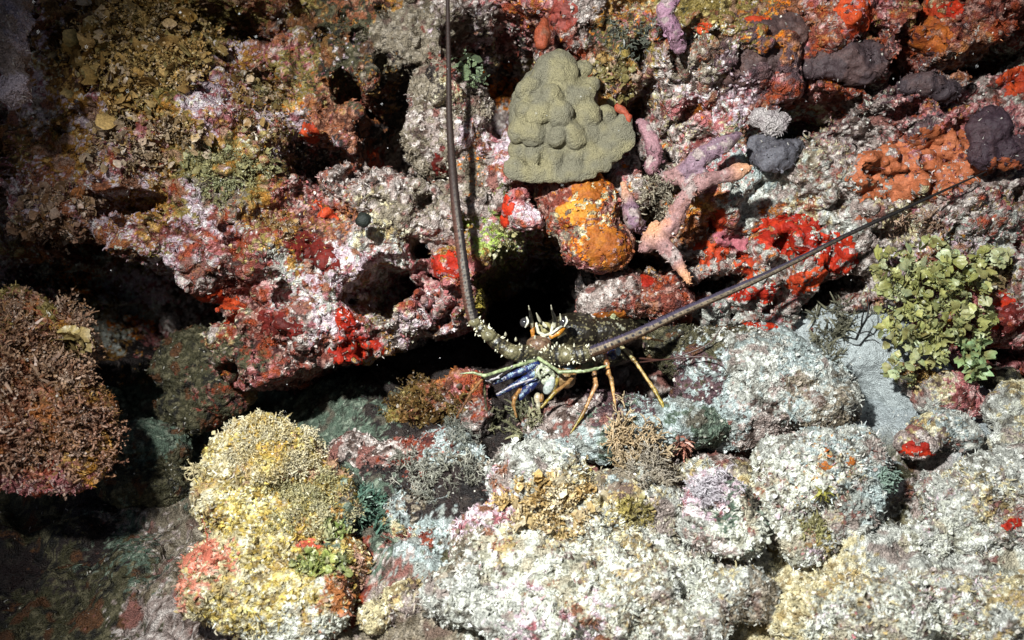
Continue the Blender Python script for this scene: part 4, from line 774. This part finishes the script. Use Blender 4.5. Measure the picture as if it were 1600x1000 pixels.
# thin black hydroid branches over the sand
def stalk(name, label, cat, paths, col, mat=None, ring=6, group=None):
    parts = []
    for P in paths:
        V, F, t = tube([W(*p[:3]) for p in P], [p[3] * K * p[2] for p in P], ring, 6); parts.append((V, F, np.array([col])))
    V, F, C = joinc(parts); return tag(obj(name, mkmesh(name, V, F, C), mat or M_TURF), label, cat, group)
hd = [(1338,530,1.04,2),(1346,512,1.03,1.8),(1354,498,1.02,1.6),(1357,482,1.02,1.2),(1355,465,1.02,.8)]
stalk('black_hydroid', 'thin black forked hydroid branch over the pale sand', 'hydroid', [hd, [(1346,512,1.03,1.5),(1347,498,1.025,1.2),(1350,484,1.02,.8),(1346,474,1.02,.6)], [(1354,498,1.02,1.3),(1362,490,1.02,1),(1362,478,1.02,.7)], [(1338,530,1.04,1.4),(1328,528,1.04,1),(1318,522,1.04,.7)], [(1340,522,1.035,1.4),(1356,518,1.03,1),(1366,524,1.03,.7)]], (.008,.008,.008))
tr = [(1340,566,.99),(1365,568,1.0),(1385,570,1.0)]
# ================================================================== SPINY LOBSTER
from mathutils.kdtree import KDTree
LOB = empty('spiny_lobster', W(900, 560, 1.05), 'dark spiny lobster peering from its cave with white tipped horns and yellow brown legs', 'lobster')
def ax(px, py, d, r): return (W(px, py, d), r * K * d)
prims = []
def add_tube(pts, col, ring=10, straight=True, sub=4):
    P = [W(*p[:3]) for p in pts]; r = [p[3] * K * p[2] for p in pts]; V, F, t = tube(P, r, ring, sub, straight=straight)
    prims.append((V, F, np.array(col) if np.ndim(col) == 1 else np.array(col[0]) * (1 - t[:, None]) + np.array(col[1]) * t[:, None]))
def add_ell(*a, col=(.1, .1, .1), **k):
    V, F = ell(*a, **k); prims.append((V, F, np.array(col)))
SH = (.016,.012,.007); OL = (.05,.04,.02); PG = (.30,.35,.18); OB = (.27,.14,.045); WH = (.62,.59,.44); BL = (.008,.018,.085); PB = (.26,.36,.45); YB = (.27,.19,.025); MV = (.13,.10,.15)
add_ell(865,530,1.035,34,24,34,0,n=5,col=OL); add_ell(930,518,1.085,72,34,70,4,n=5,col=SH); add_ell(900,520,1.06,50,32,50,0,n=5,col=SH); add_ell(985,512,1.13,50,30,50,-5,n=5,col=SH)
add_ell(1035,522,1.15,46,24,40,-15,n=5,col=SH); add_ell(870,552,1.03,40,18,30,0,n=5,col=OL); add_ell(930,555,1.07,60,20,50,0,n=5,col=SH)
add_ell(842,538,.995,20,14,20,0,n=4,col=(.15,.085,.05)); add_ell(850,514,1.01,15,11,14,0,col=(.32,.28,.12))
for x0, y0, x1, y1, r in ((838,506,841,519,2.6),(841,519,851,524,2.6),(851,524,861,521,2.4),(861,521,864,507,2.6),(846,503,853,510,2.4)): add_tube([(x0,y0,.99,r),(x1,y1,.99,r)], WH)
add_tube([(833,506,1.0,3),(832,518,.995,3.6),(833,528,1.0,3)], (.50,.20,.03)); add_tube([(882,511,.995,3),(873,520,.99,5),(862,526,.99,4)], (.55,.22,.02)); add_tube([(880,508,.99,2),(870,515,.985,2.4),(862,521,.985,2)], (.6,.6,.5))
# antenna bases
PEDL = [(838,548,.99,12),(812,553,.985,13),(795,548,.98,12),(778,536,.98,11.5),(764,524,.98,10.5),(752,514,.98,10.5),(741,503,.98,9)]
PEDR = [(852,556,.985,13),(872,556,.975,15),(892,554,.97,15),(908,553,.965,14),(922,550,.965,12)]
for ped in (PEDL, PEDR): add_tube(ped, OL, 14)
for x, y, d, r in ((741,503,.975,10),(764,524,.975,12),(800,550,.98,14),(915,552,.965,14),(885,554,.97,16)): add_ell(x, y, d, r, r * .85, r, 0, col=(.17,.15,.08))
for ped in (PEDL, PEDR):
    for i in range(1, len(ped) - 1, 2):
        a, b = np.array(ped[i]), np.array(ped[i + 1]); c = a + (b - a) * .16; add_tube([tuple(a[:3]) + (a[3] * 1.08,), tuple(c[:3]) + (a[3] * 1.08,)], (.012, .01, .008), 20)
        pass
rs = np.random.RandomState(77)
SPINES = []
def cone(P, d, L, r, c0=(.25,.2,.08), c1=WH):
    V, F, t = tube([P - d * L * .2, P + d * L * .5, P + d * L], [r, r * .75, r * .18], 7, 2, straight=True); SPINES.append((V, F, np.array(c0) * (1 - sstep(.15, .5, t))[:, None] + np.array(c1) * sstep(.15, .5, t)[:, None]))
def spines(ped, n, L0=5, L1=9):
    for _ in range(n):
        i = rs.randint(0, len(ped) - 1); t = rs.rand(); a = np.array(ped[i]) * (1 - t) + np.array(ped[i + 1]) * t
        ang = rs.uniform(0, 2 * math.pi); dr = R3 @ np.array([math.cos(ang), math.sin(ang), rs.uniform(.1, 1.1)]); dr /= np.linalg.norm(dr); s = K * a[2]
        cone(W(*a[:3]) + dr * a[3] * s * .85, dr, rs.uniform(L0, L1) * s, rs.uniform(1.5, 2.5) * s)
spines(PEDL, 70, 4, 9); spines(PEDR, 70, 4, 8)
for _ in range(26):
    a = rs.uniform(0, 2 * math.pi); x, y = 925 + 62 * math.cos(a) * rs.rand() ** .5, 512 + 26 * math.sin(a) * rs.rand() ** .5
    d = 1.085 - .052 * math.sqrt(max(0, 1 - ((x - 930) / 72) ** 2 - ((y - 518) / 34) ** 2)); dr = R3 @ np.array([-.5, .45, .8]); dr /= np.linalg.norm(dr); cone(W(x, y, d), dr, rs.uniform(3, 6) * .0008, 1.7 * .0008, SH, (.34,.28,.14))
for x, y in ((843,541),(857,541),(836,528),(846,548),(870,538),(880,541),(812,540),(806,531),(790,523)): cone(W(x, y, .985), R3 @ np.array([0, .5, .8]), 8 * .00075, 2.4 * .00075)
# legs
FEET = lambda x, y: zat(x, y) - .004
def leg(pts, cols, jr=1.12):
    pts = [(a, b, c, r * .68) for a, b, c, r in pts]
    for i in range(len(pts) - 1):
        a, b = pts[i], pts[i + 1]; c = cols[min(i, len(cols) - 1)]; mid = tuple((np.array(a) + np.array(b)) / 2)
        add_tube([a, (mid[0], mid[1], mid[2], (a[3] + b[3]) * .44), b], c, ring=14)
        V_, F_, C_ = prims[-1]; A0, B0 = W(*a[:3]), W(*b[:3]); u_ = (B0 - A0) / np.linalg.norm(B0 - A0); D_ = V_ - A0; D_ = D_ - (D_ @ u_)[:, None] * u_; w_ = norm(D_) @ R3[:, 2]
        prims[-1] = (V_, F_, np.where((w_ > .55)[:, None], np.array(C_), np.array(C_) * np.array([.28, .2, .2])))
    for p, c in zip(pts[1:-1], cols[1:] + cols[-1:]): add_ell(p[0], p[1], p[2], p[3] * jr, p[3] * jr, p[3] * jr, 0, n=2, col=np.array(c) * .8)
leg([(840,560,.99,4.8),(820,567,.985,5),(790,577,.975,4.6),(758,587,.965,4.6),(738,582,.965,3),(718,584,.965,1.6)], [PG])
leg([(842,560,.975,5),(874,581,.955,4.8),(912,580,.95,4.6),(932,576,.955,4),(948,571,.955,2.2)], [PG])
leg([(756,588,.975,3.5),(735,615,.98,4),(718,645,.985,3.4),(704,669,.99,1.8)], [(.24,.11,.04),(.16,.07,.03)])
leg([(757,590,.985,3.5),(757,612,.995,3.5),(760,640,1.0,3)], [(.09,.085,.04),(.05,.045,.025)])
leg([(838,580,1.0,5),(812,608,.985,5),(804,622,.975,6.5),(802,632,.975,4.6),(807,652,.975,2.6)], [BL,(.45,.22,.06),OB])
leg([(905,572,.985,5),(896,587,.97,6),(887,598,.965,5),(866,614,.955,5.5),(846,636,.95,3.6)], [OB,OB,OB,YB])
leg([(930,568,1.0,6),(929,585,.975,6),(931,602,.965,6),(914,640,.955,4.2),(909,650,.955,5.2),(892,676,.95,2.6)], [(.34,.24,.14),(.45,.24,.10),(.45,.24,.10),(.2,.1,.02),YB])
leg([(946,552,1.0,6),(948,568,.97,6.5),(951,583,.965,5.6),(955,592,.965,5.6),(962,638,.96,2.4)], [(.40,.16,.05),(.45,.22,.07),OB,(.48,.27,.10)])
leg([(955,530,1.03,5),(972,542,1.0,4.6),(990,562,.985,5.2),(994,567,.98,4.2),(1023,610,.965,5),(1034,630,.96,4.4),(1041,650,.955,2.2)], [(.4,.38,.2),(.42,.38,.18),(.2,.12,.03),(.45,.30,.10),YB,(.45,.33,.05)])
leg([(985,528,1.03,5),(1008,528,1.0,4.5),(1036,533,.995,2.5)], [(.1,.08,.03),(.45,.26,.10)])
# blue coxae with pale ovals beneath the mouth
for P in ([(838,570,.99,6),(808,582,.985,6),(772,598,.985,3.5)], [(842,580,.99,6),(812,598,.985,6),(778,617,.985,3)], [(846,588,.99,8),(825,606,.985,8),(812,622,.985,5)]):
    add_tube(P, (BL, (.015,.02,.09)), 24, sub=10)
    for t in (.15, .4, .65, .9):
        i = 0 if t < .5 else 1; a = np.array(P[i]) * (1 - (t * 2 - i)) + np.array(P[i + 1]) * (t * 2 - i); add_ell(a[0], a[1] - 1, a[2] - .0035, 4.6, 2.0, 3.0, 30, n=2, col=PB)
for P in ([(800,572,.975,1.6),(770,594,.975,1.2)], [(838,590,.975,1.8),(800,603,.972,1.5),(776,616,.975,1.2)], [(780,590,.975,1.6),(760,594,.975,2.4)]): add_tube(P, (.42,.38,.40))
add_tube([(955,545,1.0,7),(958,556,.99,6)], BL); add_ell(966,549,.985,4,7,3,0,col=PB)
# pale mouthparts
for k in range(26):
    a = rs.rand() * 6.28; q = rs.rand() ** .5; x, y = 854 + 20 * q * math.cos(a), 582 + 15 * q * math.sin(a)
    add_ell(x, y, .975 - .006 * (1 - q), rs.uniform(2.2, 4), rs.uniform(4, 7), 3, rs.uniform(-50, 50), n=2, col=np.array((.34,.36,.25)) * rs.uniform(.6, 1.3))
add_ell(852,584,.988,20,16,14,0,col=(.20,.20,.12)); add_ell(858,603,.972,8,15,7,-25,col=(.40,.44,.40)); add_ell(866,602,.976,5,14,7,-25,col=(.34,.26,.06)); add_ell(840,622,.97,6,9,6,0,col=(.40,.35,.24)); add_ell(841,634,.97,4,7,5,0,col=(.42,.38,.27)); add_ell(846,622,.968,4,7,4,0,col=OB)
add_ell(880,590,.985,20,16,14,-30,n=5,col=(.22,.13,.05)); add_ell(895,568,1.0,36,14,20,0,n=5,col=(.09,.10,.05)); add_ell(882,575,.985,14,5,7,0,col=PB)
# stripes along the tail
for P in ([(972,489,1.095,2),(985,497,1.08,3.6),(1000,501,1.075,3.4),(1013,505,1.08,1.6)], [(978,487,1.10,1.6),(995,490,1.085,2),(1012,494,1.09,1.2)], [(950,489,1.06,1.4),(958,493,1.04,3.6),(964,496,1.05,2)], [(1015,522,1.10,1.4),(1030,520,1.09,2.6),(1040,526,1.09,1.6)], [(1012,526,1.09,1.2),(1024,528,1.08,2)]): add_tube(P, (.42,.44,.24), straight=False)
for k in range(9): add_tube([(935 + 5 * k, 505 + 3 * (k % 3), 1.035, .8), (938 + 5 * k, 511 + 3 * (k % 3), 1.035, .8)], (.26,.25,.18))
V, F, C = joinc(prims)
me = evalmesh(mkmesh('t', V, F), [('R', .00066), ('S', 1), ('N', 'CLOUDS', .0045, .0018, 2)])
kd = KDTree(len(V)); [kd.insert(v, i) for i, v in enumerate(V)]; kd.balance()
V2, F2, _ = getVF(me); ix = np.array([kd.find(v)[1] for v in V2]); C2 = C[ix] * .82 * (.15 + 1.7 * fbm(V2, .0032, 55, 3))[:, None]
dot = (vnoise(V2, .0022, 58) > .74)[:, None]; C2 = np.where(dot & (C2.sum(1) < .26)[:, None], C2 + np.array([.13, .115, .06]), C2)
obj('body', mkmesh('body', V2, F2, np.clip(C2, 0, .85)), M_SHELL, LOB)
Vs, Fs, Cs = joinc(SPINES); sp_o = obj('spines', mkmesh('spines', Vs, Fs, Cs), M_SHELL, LOB); tag(sp_o, kind='stuff')
# horns, eyes
for P in ([(831,510,.995,4),(830,498,.985,4),(828,487,.975,2.6),(826,478,.965,.8)], [(866,510,.99,4.2),(866,497,.98,3.8),(863,487,.97,2.4),(861,477,.96,.8)], [(846,506,.99,3),(842,498,.98,3),(838,489,.97,.8)], [(876,504,.99,2.4),(876,497,.985,2),(875,490,.98,.6)]):
    Vh, Fh, t = tube([W(*p[:3]) for p in P], [p[3] * K * p[2] * .8 for p in P], 10, 6)
    w = np.where((t > .25) & (t < .72), 0, 1)[:, None] if P[0][3] > 3.5 else np.where(t > .35, 1, 0)[:, None]
    obj('horn', mkmesh('horn', Vh, Fh, np.array([.01,.01,.008]) * (1 - w) + np.array(WH) * w), M_SHELL, LOB)
for x, y, d in ((820,504,.99),(881,503,.99)):
    Ve, Fe = ell(x, y, d, 8, 8, 8); obj('eye', mkmesh('eye', Ve, Fe, (.03,.028,.03)), M_EYE, LOB)
    Ve, Fe, t = tube([W(x + 3, y - 8, d - .006), W(x + 5, y - 1, d - .010), W(x + 1, y + 7, d - .006)], [.001, .0014, .001], 8, 4); obj('brow_ridge', mkmesh('brow_ridge', Ve, Fe, (.6,.58,.48)), M_SHELL, LOB)
# long antennae
def antenna(pts, up, cA, cB, cC, far=(.03,.02,.02), n=26, f0=.42, f1=.78):
    P = []; 
    for x, y, d, r in pts: P.append((W(x, y, d), r * K * d))
    X = catmull(np.array([np.append(p, r * .86) for p, r in P]), n); P = X[:, :3]; r = X[:, 3]; L = np.hstack([0, np.cumsum(np.linalg.norm(np.diff(P, axis=0), axis=1))])
    seg = .0042; rr = r * (1 + .09 * (np.abs(((L / seg) % 1) - .5) < .16)); Vt, Ft, t = tube(P, rr, 24, 1, straight=True)
    # colour by side: upper band, dotted middle band, lower band
    ii = np.array([0] * len(Vt)); m = (len(Vt) - 2) // 24; ii[:-2] = np.repeat(np.arange(m), 24); ii[-1] = m - 1
    ii = np.clip(ii - 3, 0, len(P) - 1); D = Vt - P[ii]; upv = R3 @ np.array(up); s = (D @ upv) / (r[ii] + 1e-9)
    s = np.clip(s, -1, 1); s = np.where((D @ R3[:, 2]) < -.2 * r[ii], -1, s)
    Cc = np.where((s > .30)[:, None], np.array(cA), np.where((s > -.28)[:, None], np.array(cB), np.array(cC)))
    l = L[ii]; dotm = (np.abs(s + .0) < .16) & (np.abs(((l / (seg * 2)) % 1) - .5) < .16); Cc = np.where(dotm[:, None], np.array([.012, .012, .02]), Cc)
    bd = (np.abs(((l / seg) % 1) - .5) < .1); Cc = Cc * np.where(bd, 1.25, .95)[:, None]
    f = sstep(f0, f1, t)[:, None]; Cc = Cc * (.45 + 1.1 * fbm(Vt, .004, 61, 3))[:, None]; Cc = Cc * (1 - f) + np.array(far) * f
    ra = np.random.RandomState(3); k = ra.randint(30, len(Vt) - 30, 420); TS = tube([[0, 0, -.1], [0, 0, .5], [0, 0, 1]], [.16, .1, .02], 4, 1, cap=False, straight=True)[:2]
    Vs_, Fs_, Cs_ = scatter(Vt[k], norm(D[k]), np.clip(Cc[k] * 1.3 + .02, 0, .6), [TS], .0009, .0022, .25, ra, up=.3); Vt, Ft, Cc = joinc([(Vt, Ft, Cc), (Vs_, Fs_, Cs_)])
    a = obj('antenna', mkmesh('antenna', Vt, Ft, np.clip(Cc, 0, .8)), M_ANT, LOB)
    return a
def clear_d(x, y, d): return min(d, zat(x, y) - .012)
antenna([(x, y, clear_d(x, y, d), r) for x, y, d, r in ((740,504,.975,9.5),(732,470,.972,9.8),(726,430,.97,9.6),(718,370,.972,9),(711,310,.975,8.2),(706,250,.98,7.2),(702,180,.985,5.6),(701,100,.985,4.4),(700,40,.985,3.8),(699,-40,.985,3.2))],
        (1, 0, 0), (.02,.015,.016), (.14,.12,.10), (.085,.036,.025), far=(.028,.016,.013), f0=.30, f1=.55)
antenna([(x, y, clear_d(x, y, d), r) for x, y, d, r in ((918,552,.963,10.5),(950,540,.96,10),(1000,519,.958,9),(1060,490,.96,7.8),(1120,464,.965,7.4),(1190,433,.97,6),(1260,399,.975,4.8),(1330,364,.98,3.8),(1400,332,.98,3),(1470,300,.98,2.2),(1541,268,.98,1.1))],
        (.35, .94, 0), (.05,.04,.065), (.20,.155,.105), (.07,.036,.02), far=(.012,.01,.01))
for P in ([(1000,560,1.0,1.6),(1040,562,.97,1.5),(1080,550,.96,1.3),(1110,535,.955,1.1),(1128,511,.95,.6)], [(1000,566,1.0,1.4),(1045,561,.965,1.2),(1095,557,.95,1.1),(1120,563,.945,.9),(1133,576,.94,.5)]):
    Vt, Ft, t = tube([W(*p[:3]) for p in P], [p[3] * K * p[2] for p in P], 8, 8); obj('antennule', mkmesh('antennule', Vt, Ft, (.05,.02,.015)), M_SHELL, LOB)

# ================================================================== drifting specks in the water
rs = np.random.RandomState(91); n = 260
P = np.array([W(rs.uniform(-50, 1650), rs.uniform(-50, 1050), rs.uniform(.55, 1.0)) for _ in range(n)])
V, F, C = scatter(P, norm(rs.randn(n, 3)), np.full((n, 3), .6) * rs.uniform(.6, 1.1, (n, 1)), CRUMB, .0004, .0014, .5, rs)
tag(obj('drifting_specks', mkmesh('drifting_specks', V, F, C), M_TURF), 'tiny pale specks drifting in the water in front of the reef', 'sediment', kind='stuff')
